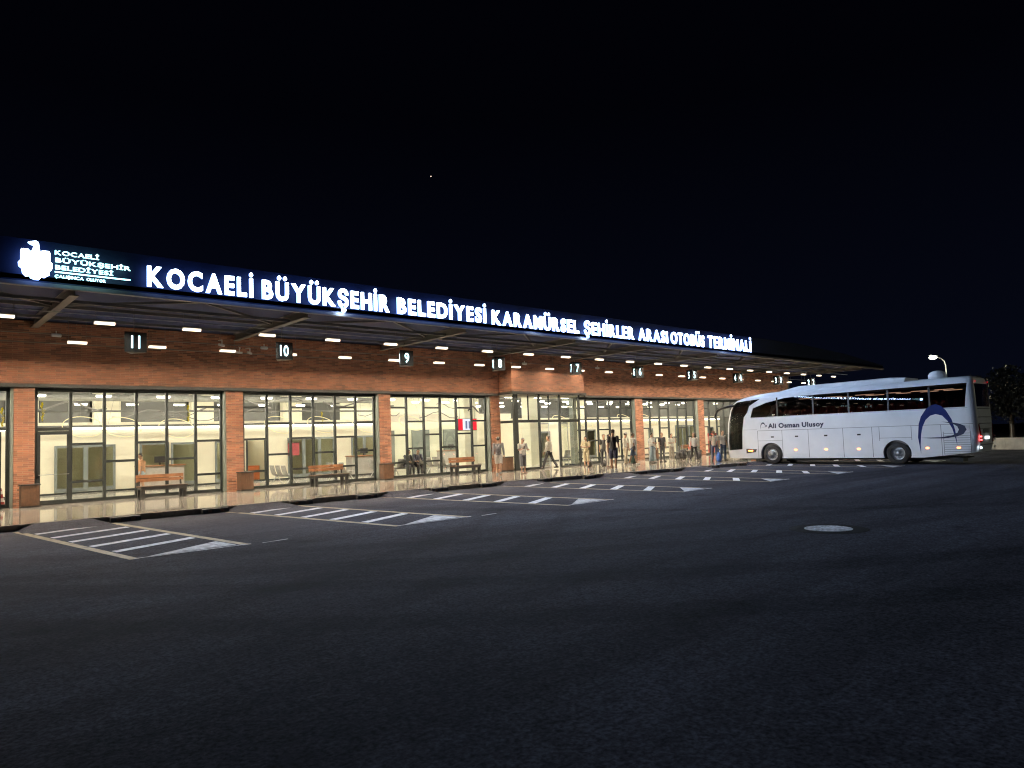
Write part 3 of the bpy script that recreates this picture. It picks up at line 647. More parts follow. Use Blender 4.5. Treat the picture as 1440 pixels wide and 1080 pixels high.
# ------------------------------------------------------------------ benches, bins
def bench():
    t = thing('bench', 'x', 'bench', group='wooden benches on the platform')
    for x in (-.74, .62):
        l = MB(); l.box(x,x+.12,-.25,-.15,0,.42); l.box(x,x+.12,.14,.22,0,.42); l.box(x,x+.12,-.15,.14,.34,.42); l.build('leg', MT['black'], t)
        l = MB(); l.bar((x+.06,.20,.42),(x+.06,.30,.82),.05,.05); l.build('back_support', MT['black'], t)
    s_ = MB()
    for i in range(4): s_.box(-.78,.78,-.27+i*.125,-.27+i*.125+.105,.422,.462)
    s_.build('seat', MT['wooddk'], t)
    a = MB(); a.box(-.74,.74,-.285,-.272,.33,.45); a.build('apron', MT['black'], t)
    k_ = MB(); k_.box(-.78,.78,.225,.255,.60,.71); k_.box(-.78,.78,.245,.275,.73,.84); k_.build('backrest', MT['wood'], t)
    return t
bn = bench()
for i, (x, y, lb) in enumerate(((7.68,-1.0,'wooden bench with black legs in front of the leftmost full glass bay'),(14.0,-1.15,'wooden bench with black legs in front of the second glass bay'),(21.05,-1.2,'wooden bench with black legs nearest the entrance, left of it'),(39.9,-1.2,'dark wooden bench behind the people near the coach'))):
    o = bn if i == 0 else copy_tree(bn); o.location = (x,y,.152); o['label'] = lb
def wbin():
    t = thing('litter_bin', 'x', 'litter bin', group='wooden litter bins at the pillars')
    b = MB(); b.box(-.24,.24,-.2,.2,.06,.70)
    o = b.build('body', MT['wooddk'], t)
    s_ = MB()
    for i in range(6): x = -.235+i*.08; s_.box(x,x+.066,-.215,-.201,.08,.68)
    for i in range(5): y = -.195+i*.08; s_.box(-.255,-.241,y,y+.066,.08,.68)
    s_.build('slats', MT['wooddk'], t)
    l = MB(); l.box(-.27,.27,-.23,.23,.70,.74); l.build('lid', MT['black'], t)
    f = MB(); f.box(-.25,.25,-.21,.21,0,.058); f.build('base', MT['black'], t)
    return t
wb = wbin()
for i, (x, lb) in enumerate(((3.88,'wooden litter bin at the foot of the leftmost brick pillar'),(10.85,'wooden litter bin at the foot of the second brick pillar'),(17.2,'wooden litter bin at the foot of the third brick pillar'),(24.0,'wooden litter bin left of the entrance'),(36.2,'dark litter bin at the pillar behind the luggage'))):
    o = wb if i == 0 else copy_tree(wb); o.location = (x,-.42 if i < 3 else -.9,.152); o['label'] = lb
# traffic cone inside leftmost door
tc_ = thing('traffic_cone', 'red and white traffic cone behind the leftmost glass', 'traffic cone', (3.28,.95,.155))
b = MB(); b.box(-.16,.16,-.16,.16,0,.03); b.build('base', MT['red'], tc_)
b = MB(); b.smooth = True
zs = [.03,.17,.29,.42,.52,.62]; 
for i in range(5):
    b.cm = i % 2; r0 = .125-.105*(zs[i]-.03)/.59; r1 = .125-.105*(zs[i+1]-.03)/.59; b.tube([(0,0,zs[i]),(0,0,zs[i+1])],[r0,r1],16, cap=(i == 4))
b.build('cone', [MT['red'], MT['white']], tc_)
# display screen by the entrance
ds = thing('display_screen', 'bright red and white display screen hanging left of the entrance', 'screen', (25.85,3.0,2.45))
b = MB(); b.box(-.62,.62,.02,.08,0,.62); b.build('housing', MT['black'], ds)
b = MB(); b.cm = 0; b.box(-.60,-.33,0,.018,.03,.60); b.box(.33,.60,0,.018,.03,.60); b.cm = 1; b.box(-.33,.33,0,.018,.03,.60); b.cm = 2; b.box(-.15,-.03,-.004,-.001,.10,.5); b.box(.06,.17,-.004,-.001,.10,.48)
b.build('screen', [emis('screen_red', (1,.03,.05), 1.2), emis('screen_white', (.85,.85,1), 1.3), emis('screen_blue', (.25,.28,.5), .8)], ds)
b = MB(); b.tube([(-.5,.05,.62),(-.5,.05,2.8)], .012, 6); b.tube([(.5,.05,.62),(.5,.05,2.8)], .012, 6); b.build('rod', MT['beamdk'], ds)
ds.location.x = 25.5-2.3; ds.location.y = 1.2; ds.location.z = 2.3
pt = thing('wall_poster', 'dark red poster seen through the glass behind the second bench', 'poster', (16.05,YP-.05,1.35))
b = MB(); b.box(-.3,.3,-.01,0,0,.62); b.build('sheet', vary(pr('poster_red', (.22,.03,.035), .6), 12, .4), pt); b = MB(); b.box(-.32,.32,-.008,.0,-.02,-.002); b.box(-.32,.32,-.008,.0,.622,.64); b.build('frame', MT['frame'], pt)
rb = thing('red_cabinet', 'orange-red low cabinet seen through the bright doorway', 'cabinet', (14.3,7.6,.155))
b = MB(); b.box(-.35,.35,-.25,.25,.05,.75); b.build('body', vary(pr('orange_box', (.6,.16,.05), .5), 4, .1), rb)
b = MB(); b.box(-.32,.32,-.262,-.252,.1,.38); b.box(-.32,.32,-.262,-.252,.42,.7); b.build('drawer', vary(pr('orange_drawer', (.7,.22,.08), .5), 4, .1), rb)
ky = thing('ticket_kiosk', 'small red kiosk behind the rightmost visible glass bay', 'kiosk', (49.2,3.0,.155))
b = MB(); b.box(-.35,.35,-.25,.25,0,1.5); b.build('body', MT['red'], ky); b = MB(); b.box(-.25,.25,-.27,-.252,.9,1.3); b.build('screen', emis('kiosk_screen', (.9,.95,1), .9), ky)
# counters inside the hall
def counter(lb, x, y, rz=0):
    t = thing('service_counter', lb, 'counter', (x, y, .155), rz, 'service counters inside the hall')
    b = MB(); b.box(-.9,.9,-.3,.3,.08,1.0); b.build('body', vary(pr('counter_body', (.35,.33,.30), .5), 5, .15), t)
    b = MB(); b.box(-.95,.95,-.36,.34,1.002,1.045); b.build('top', MT['wood'], t); b = MB(); b.box(-.88,.88,-.27,.27,0,.078); b.build('plinth', MT['black'], t)
    b = MB(); b.box(-.25,.2,-.05,-.02,1.15,1.42); b.box(-.05,.0,-.04,.02,1.046,1.15); b.build('monitor', MT['black'], t)
counter('low service counter inside behind the left bench', 9.5, 5.6)
counter('service counter inside behind the second glass bay', 19.6, 5.6)
counter('service counter deep inside the entrance hall', 28.0, 9.0)
# waiting seats
def seats(n=3):
    t = thing('waiting_seat', 'x', 'waiting seats', group='rows of metal waiting seats inside')
    f = MB(); f.bar((-n*.3,0,.36),(n*.3,0,.36),.05)
    for x in (-n*.3+.15, n*.3-.15): f.bar((x,0,.36),(x,-.26,0),.035); f.bar((x,0,.36),(x,.26,0),.035)
    f.build('beam', MT['steel'], t)
    for i in range(n):
        x = (i-(n-1)/2)*.58
        prof = [(-.24,.45),(-.1,.42),(.12,.40),(.2,.46),(.26,.62),(.31,.84)]
        s_ = MB(); s_.smooth = True
        top = [(x-.24,y,z) for y, z in prof] + [(x+.24,y,z) for y, z in prof]; bot = [(p[0],p[1]-.0,p[2]-.02) for p in top]; k_ = len(prof)
        vs = top + bot; fs = []
        for j in range(k_-1): fs += [(j,j+1,k_+j+1,k_+j),(2*k_+j+1,2*k_+j,3*k_+j,3*k_+j+1),(j,2*k_+j,2*k_+j+1,j+1),(k_+j+1,3*k_+j+1,3*k_+j,k_+j)]
        fs += [(0,k_,3*k_,2*k_),(k_-1,3*k_-1,4*k_-1,2*k_-1)]
        s_.add(vs, fs); s_.build('seat', MT['seatm'], t)
    return t
MT['seatm'] = vary(pr('perforated_seat', (.35,.34,.32), .4, .3), 12, .3)
se = seats()
for i, (x, y, rz, lb) in enumerate(((13.6,2.2,math.pi*.5,'metal waiting seats inside behind the second bench, left row'),(16.2,1.9,math.pi*.5,'metal waiting seats inside at the right of the second glass bay'),(18.5,2.0,math.pi*.5,'metal waiting seats inside at the left of the third glass bay'),(20.0,2.0,math.pi,'metal waiting seats where the dark-clothed pair sits'),(21.9,2.0,math.pi*.5,'metal waiting seats inside right of the seated pair'),(31.8,2.0,math.pi,'metal waiting seats inside right of the entrance'))):
    o = se if i == 0 else copy_tree(se); o.location = (x,y,.155); o.rotation_euler = (0,0,rz); o['label'] = lb
exec_people = True

# ------------------------------------------------------------------ boolean helper (results are plain meshes, cutters are deleted)
def baked(o):
    dg = bpy.context.evaluated_depsgraph_get(); me = bpy.data.meshes.new_from_object(o.evaluated_get(dg)); old = o.data; o.modifiers.clear(); o.data = me; bpy.data.meshes.remove(old); return o
def boolean(a, bs, op):
    for b_ in bs:
        md = a.modifiers.new('b', 'BOOLEAN'); md.operation = op; md.object = b_; md.solver = 'EXACT'
        bpy.context.view_layer.update(); baked(a)
    return a
def kill(*os_):
    for o in os_: bpy.data.objects.remove(o, do_unlink=True)

# ------------------------------------------------------------------ coach
MT['paint'] = vary(pr('coach_paint', (.84, .85, .88), .25, coat=.5), 1.5, .04, .06)
MT['navy'] = pr('navy_film', (.004, .016, .13), .5, spec=.2)
MT['ink'] = pr('dark_lettering', (.012, .018, .06), .4)
MT['cglass'] = glassmat('coach_glass', (.34, .35, .36), .95)
MT['orange'] = emis('marker_orange', (1, .24, .05), 11)
bus = thing('coach', 'white intercity coach with navy crescent emblem parked nose to the platform', 'coach', (35.9, -15.57, 0), math.pi/2)
KU = 1.075; bus.scale = (KU, 1, 1)
def interp(tab, z):
    for (a, va), (b_, vb) in zip(tab[:-1], tab[1:]):
        if a <= z <= b_: return va + (vb-va)*(z-a)/(b_-a)
    return tab[0][1] if z < tab[0][0] else tab[-1][1]
UF = [(.2,8.25),(.5,8.33),(1.2,8.36),(2.2,8.27),(2.9,8.1),(3.2,7.95),(3.4,7.70),(3.52,7.35),(3.62,6.9),(3.70,6.2),(3.76,5.0),(3.80,3.5)]
UR = [(.2,-2.86),(1.0,-3.0),(3.4,-2.93),(3.7,-2.88),(3.80,-2.7)]
HW = [(.2,1.22),(.5,1.25),(2.5,1.25),(3.3,1.215),(3.55,1.15),(3.70,1.02),(3.77,.85),(3.80,.6)]
def shell(name, off, z0, z1, warp=True):
    zs = [z0, .5, .8, 1.2, 1.7, 2.2, 2.5, 2.9, 3.2, 3.4, 3.52, 3.62, 3.70, 3.76, 3.80]
    zs = [z for z in zs if z0 <= z <= z1]; 
    mb = MB(); rows = []
    for z in zs:
        zz = z; uf = interp(UF, zz) - off; ur = interp(UR, zz) + off; hw = interp(HW, zz) - off; u0 = min(7.0 - off, uf - 1.25); rc = .30
        half = []
        for j in range(7):            # rear corner, from centre back to side
            t = math.pi/2*j/6; half.append((ur + rc - rc*math.cos(t)**.8 if j < 6 else ur + rc, (hw - rc) + rc*math.sin(t)))
        half = [(ur, 0)] + half
        for u in (-1.8,-1.0,0,1.5,3,4.5,5.6,6.4): half.append((min(u, u0 - .1 + u*.001), hw))
        for j in range(13):
            t = math.pi/2*j/12; e_ = 2/2.9; half.append((u0 + (uf-u0)*math.sin(t)**e_, hw*math.cos(t)**e_ if j < 12 else 0.0))
        row = [(u, y) for u, y in half] + [(u, -y) for u, y in half[-2:0:-1]]
        rows.append([(u, y, z + off*(-1 if z > 3 else 1)*0 + (max(0, -u-1.0)*.115*max(0, 1-(z-.3)/.6) if warp else 0)) for u, y in row])
    n = len(rows[0]); vs = [p for r_ in rows for p in r_]; fs = []
    for i in range(len(rows)-1):
        for j in range(n): a = i*n+j; b_ = i*n+(j+1) % n; fs.append((a, b_, b_+n, a+n))
    fs.append(tuple(range(n-1,-1,-1))); fs.append(tuple((len(rows)-1)*n+j for j in range(n)))
    mb.add(vs, fs); return mb.build(name, MT['paint'], None)
WIN = [(6.65,2.44),(6.5,2.93),(5.79,3.18),(4.91,3.36),(4.1,3.42),(-2.72,3.48),(-2.62,2.46)]
FR = [(6.12,3.40),(6.69,3.06),(6.80,2.73),(7.0,2.48),(7.12,1.75),(7.17,.78),(9,.66),(9,3.22),(7.5,3.30)]
def cutter(poly, y0, y1, grow=0):
    c = Vector((sum(p[0] for p in poly)/len(poly), sum(p[1] for p in poly)/len(poly))); 
    mb = MB(); mb.prism([(c.x + (u-c.x)*(1-grow), y0, c.y + (z-c.y)*(1-grow)) for u, z in poly], (0, y1-y0, 0)); return mb.build('cut', MT['paint'])
outer = shell('body', 0, .30, 3.80); inner = shell('inner', .06, .85 if False else .8, 3.70, False)
cuts = [cutter(WIN, .9, 2), cutter(WIN, -2, -.9), cutter(FR, .99, 2), cutter(FR, -.82, .82), cutter(FR, -2, -.99)]
rw = MB(); rw.box(-4, -2.6, -.98, .98, 2.45, 3.45); cuts.append(rw.build('cut', MT['paint']))
arch = []
for u in (0.0, 5.64):
    for sgn in (1, -1): mb = MB(); mb.tube([(u, sgn*.72, .50),(u, sgn*1.6, .50)], [(.60/KU, .60)]*2, 40); arch.append(mb.build('cut', MT['paint']))
boolean(outer, [inner] + cuts + arch, 'DIFFERENCE')
outer.parent = bus; outer.name = 'body'; shade_auto(outer, 30)
gl1 = shell('g', .014, .5, 3.76, False); gl2 = shell('g', .026, .5, 3.76, False)
boolean(gl1, [gl2], 'DIFFERENCE')
for nm, cs in (('side_window', [0]), ('side_window', [1]), ('windscreen', [2, 3, 4]), ('rear_window', [5])):
    for ci in cs:
        o = gl1.copy(); o.data = gl1.data.copy(); C.objects.link(o); boolean(o, [cuts[ci]], 'INTERSECT'); o.name = nm; o.parent = bus
        o.data.materials.clear(); o.data.materials.append(MT['cglass']); shade_auto(o, 30)
kill(inner, gl1, gl2, *cuts, *arch)
def bpart(name, mb, mat, parent=bus, smooth=False): return mb.build(name, mat, parent, smooth)
# window posts (black), glazing rubber
for sy in (1, -1):
    for u in (-1.35, .25, 1.9, 3.5, 5.25):
        mb = MB(); y0, y1 = sorted((sy*1.16, sy*1.243)); mb.add([(u-.035,y0,2.43),(u+.035,y0,2.43),(u+.035,y1,2.43),(u-.035,y1,2.43),(u-.035,y0-sy*.035,3.42),(u+.035,y0-sy*.035,3.42),(u+.035,y1-sy*.034,3.42),(u-.035,y1-sy*.034,3.42)],[(0,3,2,1),(4,5,6,7),(0,1,5,4),(1,2,6,5),(2,3,7,6),(3,0,4,7)])
        bpart('window_post', mb, MT['black'])
# wheels
def wheel(u, sy, kind):
    t = MB(); y0 = sy*.90; y1 = sy*1.20
    prof = [(.30,y0),(.44,y0),(.495,y0+sy*.04),(.50,(y0+y1)/2),(.495,y1-sy*.04),(.44,y1),(.31,y1),(.29,y1-sy*.05)]
    n = 40; vs = []
    for r_, y in prof: vs += [(u+r_*math.cos(2*math.pi*j/n)/KU, y, .50+r_*math.sin(2*math.pi*j/n)) for j in range(n)]
    k_ = len(prof); t.add(vs, [(i*n+j, i*n+(j+1) % n, ((i+1) % k_)*n+(j+1) % n, ((i+1) % k_)*n+j) for i in range(k_) for j in range(n)])
    w_ = bpart('wheel', t, MT['rubber'], smooth=True); shade_auto(w_, 40)
    r_ = MB(); yc = y1 - sy*(.02 if kind == 'f' else .12)
    prof = [(.31,y1-sy*.02),(.285,y1-sy*.03),(.27,yc-sy*.06),(.20,yc),(.12,yc+sy*.015),(.11,yc+sy*.06),(.0,yc+sy*.07)]; vs = []
    for a, y in prof: vs += [(u+max(a,.001)*math.cos(2*math.pi*j/n)/KU, y, .50+max(a,.001)*math.sin(2*math.pi*j/n)) for j in range(n)]
    k_ = len(prof); r_.add(vs, [(i*n+j, i*n+(j+1) % n, (i+1)*n+(j+1) % n, (i+1)*n+j) for i in range(k_-1) for j in range(n)])
    o = r_.build('rim', MT['steel'], w_, True)
    b_ = MB()
    for j in range(10):
        a = 2*math.pi*j/10; b_.tube([(u+.165*math.cos(a), yc-sy*.0, .5+.165*math.sin(a)),(u+.165*math.cos(a), yc+sy*.045, .5+.165*math.sin(a))], .016, 6)
        a += .3; b_.disc((u+.235*math.cos(a), yc-sy*.028, .5+.235*math.sin(a)), .02, (0,sy,0), 8, .004)
    b_.build('wheel_nut', MT['black'] if kind == 'f' else MT['steel'], w_)
for u, kd in ((0, 'r'), (5.64, 'f')):
    for sy in (1, -1): wheel(u, sy, kd)
mb = MB(); mb.box(-2.3,7.4,-.85,.85,.22,.29); mb.box(-.5,.5,-.7,.7,.3,.7); mb.box(3.0,4.6,-1.0,1.0,.16,.29); mb.box(-2.35,-1.9,.3,1.0,.1,.3); bpart('chassis', mb, MT['rubber'])
# interior
mb = MB(); mb.box(-2.8,6.9,-1.12,1.12,.86,1.2); mb.box(-2.8,7.0,-1.12,1.12,1.2,1.22); bpart('cabin_floor', mb, MT['beamdk'])
mb = MB(); mb.prism([(7.0,-1.05,.82),(7.9,-1.05,.82),(7.9,-1.05,1.5),(7.5,-1.05,1.62),(7.0,-1.05,1.55)], (0,2.1,0)); bpart('dashboard', mb, MT['black'])
mb = MB(); mb.tube([(7.05+.03*math.cos(a), .6+.2*math.cos(a), 1.85+.2*math.sin(a)) for a in [2*math.pi*j/20 for j in range(21)]], .016, 6, cap=False); bpart('steering_wheel', mb, MT['black'])
MT['seatred'] = vary(pr('seat_red', (.38,.04,.05), .8), 9, .3)
for i in range(10):
    u = -2.1 + i*.86
    for sy in (1, -1):
        mb = MB()
        for c_ in (.42, .88):
            y = sy*c_; mb.box(u-.05,u+.40,y-.2,y+.2,1.5,1.64)
            mb.prism([(u-.05,y-.2,1.6),(u+.06,y-.2,1.6),(u-.08,y-.2,2.72),(u-.20,y-.2,2.70)], (0,.4,0)); mb.ball((u-.14,y,2.74),(.07,.15,.09),8,6)
        bpart('seat', mb, MT['seatred'])
for sy in (1, -1):
    mb = MB(); mb.box(-2.4,6.0,sy*.86-.2,sy*.86+.2,3.30,3.36); bpart('luggage_rack', mb, MT['dark'])
    mb = MB()
    for a, c_ in ((-2.1,-1.4),(-1.2,-.5),(-.1,.5),(1.0,1.8),(2.4,3.1),(3.9,4.4)): mb.box(a,c_,sy*.62-.02,sy*.62+.02,3.27,3.295)
    bpart('reading_light', mb, MT['cab'] if 'cab' in MT else MT.setdefault('cab', emis('cabin_light', (1,.55,.34), 4)))
# panel seams on both sides
for sy in (1, -1):
    mb = MB(); y = sy*1.2515; t = .007
    def sbox(a, c_, z0, z1): y0, y1 = sorted((y-sy*.006, y+sy*.001)); mb.box(a,c_,y0,y1,z0,z1)
    for u in (6.31,5.06+.0,3.79,2.21,.97,.67,-.60,-1.71): 
        zl = 1.08 if u in (.67,-.60) else .33; sbox(u-t,u+t,zl if abs(u-5.06) > .01 else .33,1.725)
    sbox(-2.85,6.31,1.725,1.725+2*t); sbox(.67+t,.97-t,1.30,1.30+t) if False else None
    sbox(-.60+t,.67-t,1.20,1.20+t*1.6); sbox(5.06+t,6.31-t,1.20,1.20+t*1.6); sbox(-2.7,6.6,2.415,2.415+t); sbox(6.31+t,7.05,1.80,1.80+t)
    bpart('panel_seam', mb, MT['black'])
    mb = MB()
    for u in (5.55,4.35,2.98,1.52): y0, y1 = sorted((sy*1.249, sy*1.262)); mb.box(u-.075,u+.075,y0,y1,1.36,1.43)
    bpart('door_handle', mb, MT['black'])
    for u in (4.42,3.0,1.56,-1.17,-2.3):
        mb = MB(); y0, y1 = sorted((sy*1.249, sy*1.262)); mb.box(u-.06,u+.06,y0,y1,.695,.75); bpart('marker_light', mb, MT['orange'])
    mb = MB(); y0, y1 = sorted((sy*1.2495, sy*1.2535))
    for i in range(10): z = .45+i*.098; mb.box(-2.72,-1.80,y0,y1,z,z+.012)
    mb.box(-2.74,-2.727,y0,y1,.42,1.42); mb.box(-1.793,-1.78,y0,y1,.42,1.42)
    for i in range(5): mb.box(-2.75,-2.45,y0,y1,1.46+i*.05,1.468+i*.05)
    bpart('engine_grille', mb, MT['black'])
    # headlamp wrap
    mb = MB(); hl = [(6.95,.80),(6.39,.78),(6.46,.62),(6.95,.56),(7.6,.60),(7.6,.80)]
    mb.prism([(u_, sy*1.0, z_) for u_, z_ in hl[:4]], (0, sy*.262, 0)); h_ = bpart('headlight', mb, MT['black'])
    mb = MB(); y0, y1 = sorted((sy*1.263, sy*1.270)); mb.box(6.60,6.84,y0,y1,.67,.73); mb.build('indicator', MT['orange'], h_)
# roof equipment
mb = MB(); zt = 3.98
mb.add([(-.35,-.95,3.74),(-.35,.95,3.74),(5.3,.95,3.70),(5.3,-.95,3.70),(-.38,-.8,3.93),(-.38,.8,3.93),(.2,.85,zt),(.2,-.85,zt),(4.3,.8,3.93),(4.3,-.8,3.93),(5.25,.6,3.76),(5.25,-.6,3.76)],
       [(0,1,5,4),(4,5,6,7),(7,6,8,9),(9,8,10,11),(11,10,2,3),(1,2,10,8,6,5),(0,4,7,9,11,3)])
bpart('roof_unit', mb, MT['paint'])
mb = MB(); mb.smooth = True; mb.rings([((-1.5,.45,3.78),.34,.34),((-1.5,.45,3.95),.345,.345),((-1.5,.45,4.06),.29,.29),((-1.5,.45,4.13),.16,.16),((-1.5,.45,4.15),.02,.02)], 24); bpart('antenna_dome', mb, MT['paint'])
# mirrors
for sy in (1, -1):
    mb = MB(); mb.smooth = True
    mb.tube([(7.5,sy*.95,3.12),(7.8,sy*1.10,3.12),(8.2,sy*1.22,3.04),(8.45,sy*1.27,2.90),(8.56,sy*1.29,2.72),(8.58,sy*1.29,2.58),(8.57,sy*1.29,2.46)], [.05,.07,.075,.07,(.11,.06),(.10,.06),(.06,.04)], 12)
    bpart('mirror', mb, MT['black'])
# rear: tail lamps, plate, red top lamps, seams
MT['tail'] = emis('tail_red', (1,.03,.04), .8); MT['tailglow'] = emis('tail_bright', (1,.12,.12), 5); MT['reverse'] = emis('reverse_white', (.75,.9,1), 8); MT['tail_off'] = pr('tail_unlit', (.2,.01,.01), .3); MT['plate'] = emis('lit_plate', (.9,.95,1), 1.8)
for sy in (1, -1):
    TG, RV = (MT['tailglow'], MT['reverse']) if sy == 1 else (MT['tail_off'], MT['steel'])
    mb = MB(); mb.prism([(-3.02,sy*.88,.92),(-3.02,sy*.88,1.35),(-3.0,sy*.98,1.72),(-2.93,sy*1.10,1.55),(-2.90,sy*1.16,1.15),(-2.92,sy*1.13,.92)], (.05,0,0)); tl = bpart('tail_light', mb, vary(pr('tail_lens', (.25,.01,.012), .2), 5, .2))
    mb = MB(); mb.box(-3.045,-3.02,min(sy*.9,sy*1.08),max(sy*.9,sy*1.08),1.0,1.06); mb.box(-3.045,-3.02,min(sy*.9,sy*1.08),max(sy*.9,sy*1.08),1.14,1.20); mb.build('bulb_strip', TG, tl)
    mb = MB(); mb.disc((-2.985,sy*1.02,.70),.045,(-1,0,0),16,.05); bpart('reversing_light', mb, RV)
    mb = MB(); mb.box(-2.96,-2.93,min(sy*.87,sy*.92),max(sy*.87,sy*.92),3.52,3.56); bpart('top_marker', mb, MT['tail'])
mb = MB(); mb.box(-3.03,-2.99,-.26,.26,1.05,1.17); bpart('number_plate', mb, MT['plate'])
mb = MB()
for z in (.82,1.5,1.72,2.0,2.36): mb.box(-3.02,-2.94,-.92,.92,z,z+.015)
for i in range(5): mb.box(-3.02,-2.97,-.45,.45,1.32+i*.035,1.335+i*.035)
bpart('rear_seam', mb, MT['black'])
# lettering and emblem, left and right
ARC = [(-0.92, 0.46), (-0.84, 1.2), (-0.9, 1.79), (-1.0, 2.11), (-1.2, 2.43), (-1.42, 2.60), (-1.59, 2.64), (-1.78, 2.54), (-1.94, 2.34), (-2.12, 1.94), (-2.22, 1.47), (-2.26, 0.81), (-2.2, 1.16), (-2.12, 1.55), (-1.98, 1.87), (-1.79, 2.12), (-1.56, 2.2), (-1.35, 2.14), (-1.17, 1.96), (-1.04, 1.67), (-0.97, 1.35), (-0.92, 0.88)]
SW = [(-0.94, 1.18), (-1.32, 1.14), (-1.83, 1.13), (-2.27, 1.2), (-2.5, 1.3), (-2.62, 1.49), (-2.56, 1.65), (-2.37, 1.75), (-2.04, 1.83), (-1.74, 1.86), (-2.14, 1.76), (-2.3, 1.64), (-2.35, 1.5), (-2.3, 1.37), (-2.11, 1.26), (-1.73, 1.19), (-1.32, 1.18)]
def smoothpoly(p, k=4):
    out = []; n = len(p)
    for i in range(n):
        p0, p1, p2, p3 = [Vector(p[(i+j-1) % n]) for j in range(4)]
        sharp = lambda q: q in (0,)
        for j in range(k):
            t = j/k; out.append(tuple(.5*((2*p1) + (-p0+p2)*t + (2*p0-5*p1+4*p2-p3)*t*t + (-p0+3*p1-3*p2+p3)*t**3)))
    return out
for sy in (1, -1):
    f = lambda u: u if sy == 1 else -.0 + u
    mb = MB(); mb.prism([(u, sy*1.2525, z) for u, z in ARC], (0, sy*.003, 0)); bpart('crescent_emblem', mb, MT['navy'])
    mb = MB(); mb.prism([(u, sy*1.2565, z) for u, z in SW], (0, sy*.003, 0)); bpart('swoosh_emblem', mb, MT['ink'])
    if sy == 1: put = lambda u, z: (6.13 - (-.84-u)*.165*1.15, (z-.46)*.17 + 1.80)
    k_ = .17
    mb = MB(); mb.prism([(6.14 + (u+.84)*k_*1.15, sy*1.2525, 1.80 + (z-.46)*k_) for u, z in ARC], (0, sy*.003, 0)); mb.prism([(6.14 + (u+.84)*k_*1.15, sy*1.2565, 1.80 + (z-.46)*k_) for u, z in SW], (0, sy*.003, 0)); bpart('small_emblem', mb, MT['ink'])
    vs, fs = text_geo('Ali Osman Ulusoy', 1, .004, .045, 4, 1.1); a = min(v.x for v in vs); c_ = max(v.x for v in vs); s_ = 2.74/(c_-a); xo = 0
    for wd_ in ('Ali', 'Osman', 'Ulusoy'):
        v2, f2 = text_geo(wd_, 1, .004, .045, 4, 1.1); a2 = min(v.x for v in v2); w2 = max(v.x for v in v2) - a2; mb = MB()
        if sy == 1: mb.add([(5.75-(v.x-a2+xo)*s_, 1.2545+v.z*.3, 1.86+v.y*s_*.98) for v in v2], f2)
        else: mb.add([(3.0+(v.x-a2+xo)*s_, -1.2545-v.z*.3, 1.86+v.y*s_*.98) for v in v2], f2)
        bpart('lettering', mb, MT['ink']); xo += w2 + .36
# small cone under the coach
wc = thing('warning_cone', 'tiny dark warning cone on the ground beyond the coach', 'traffic cone', (38.9,-11.6,0)); b = MB(); b.box(-.14,.14,-.14,.14,0,.03); b.build('base', MT['black'], wc); b = MB(); b.tube([(0,0,.03),(0,0,.36)],[.11,.03],14); b.build('cone', vary(pr('dull_red', (.25,.05,.03), .6), 5, .2), wc)

# ------------------------------------------------------------------ background: low wall, street lamp, fence posts, trees
wl = thing('low_wall', 'pale concrete boundary wall behind the coach', 'wall', (53.0,-15.5,0))
b = MB()
d = Vector((-.33,-.944,0)); 
for i in range(-10, 14):
    p0 = Vector((0,0,0)) + d*(i*1.5); p1 = p0 + d*1.49; b.bar(p0+Vector((0,0,.33)), p1+Vector((0,0,.33)), .22, .66)
b.build('panel', vary(pr('wall_concrete', (.42,.40,.33), .8), 2, .2, bump=.2), wl)
b = MB(); b.bar(d*-15+Vector((0,0,.70)), d*21+Vector((0,0,.70)), .30, .07); b.build('coping', vary(pr('wall_coping', (.5,.47,.38), .8), 2, .2), wl)
for i, (s_, lb) in enumerate(((.4,'thin metal post on the low wall just right of the coach'),(-5.5,'thin metal post on the low wall hidden behind the coach rear'),(5.5,'thin metal post at the right end of the low wall'))):
    p = Vector((53,-15.5,.735)) + d*s_; q = thing('fence_post', lb, 'post', p); b = MB(); b.tube([(0,0,0),(0,0,.82)], .025, 8); b.build('pole', MT['steel'], q); b = MB(); b.ball((0,0,.84), .035, 8, 6); b.build('cap', MT['steel'], q)
sl = thing('street_lamp', 'tall steel street lamp glowing behind the coach roof', 'street lamp', (75,-6.1,0))
def street_lamp_parts(sl, power):
    b = MB(); b.tube([(0,0,0),(0,0,3),(0,0,7.2),(-.1,.06,7.6),(-.35,.25,7.85),(-.75,.5,7.98)], [.11,.09,.06,.055,.05,.045], 10); b.build('pole', MT['steel'], sl)
    b = MB(); b.bar((-.7,.47,8.10),(-1.35,.9,8.16),.34,.08); b.build('lamp_head', MT['steel'], sl)
    b = MB(); b.smooth = True; b.ball((-1.05,.7,7.95),(.34,.34,.16),14,10); b.build('bulb', emis('street_light', (1,1,.74), power), sl)
street_lamp_parts(sl, 1500)
sr = thing('street_lamp', 'matching street lamp standing right of the picture, lighting the boundary wall', 'street lamp', (57,-36,0)); street_lamp_parts(sr, 900)


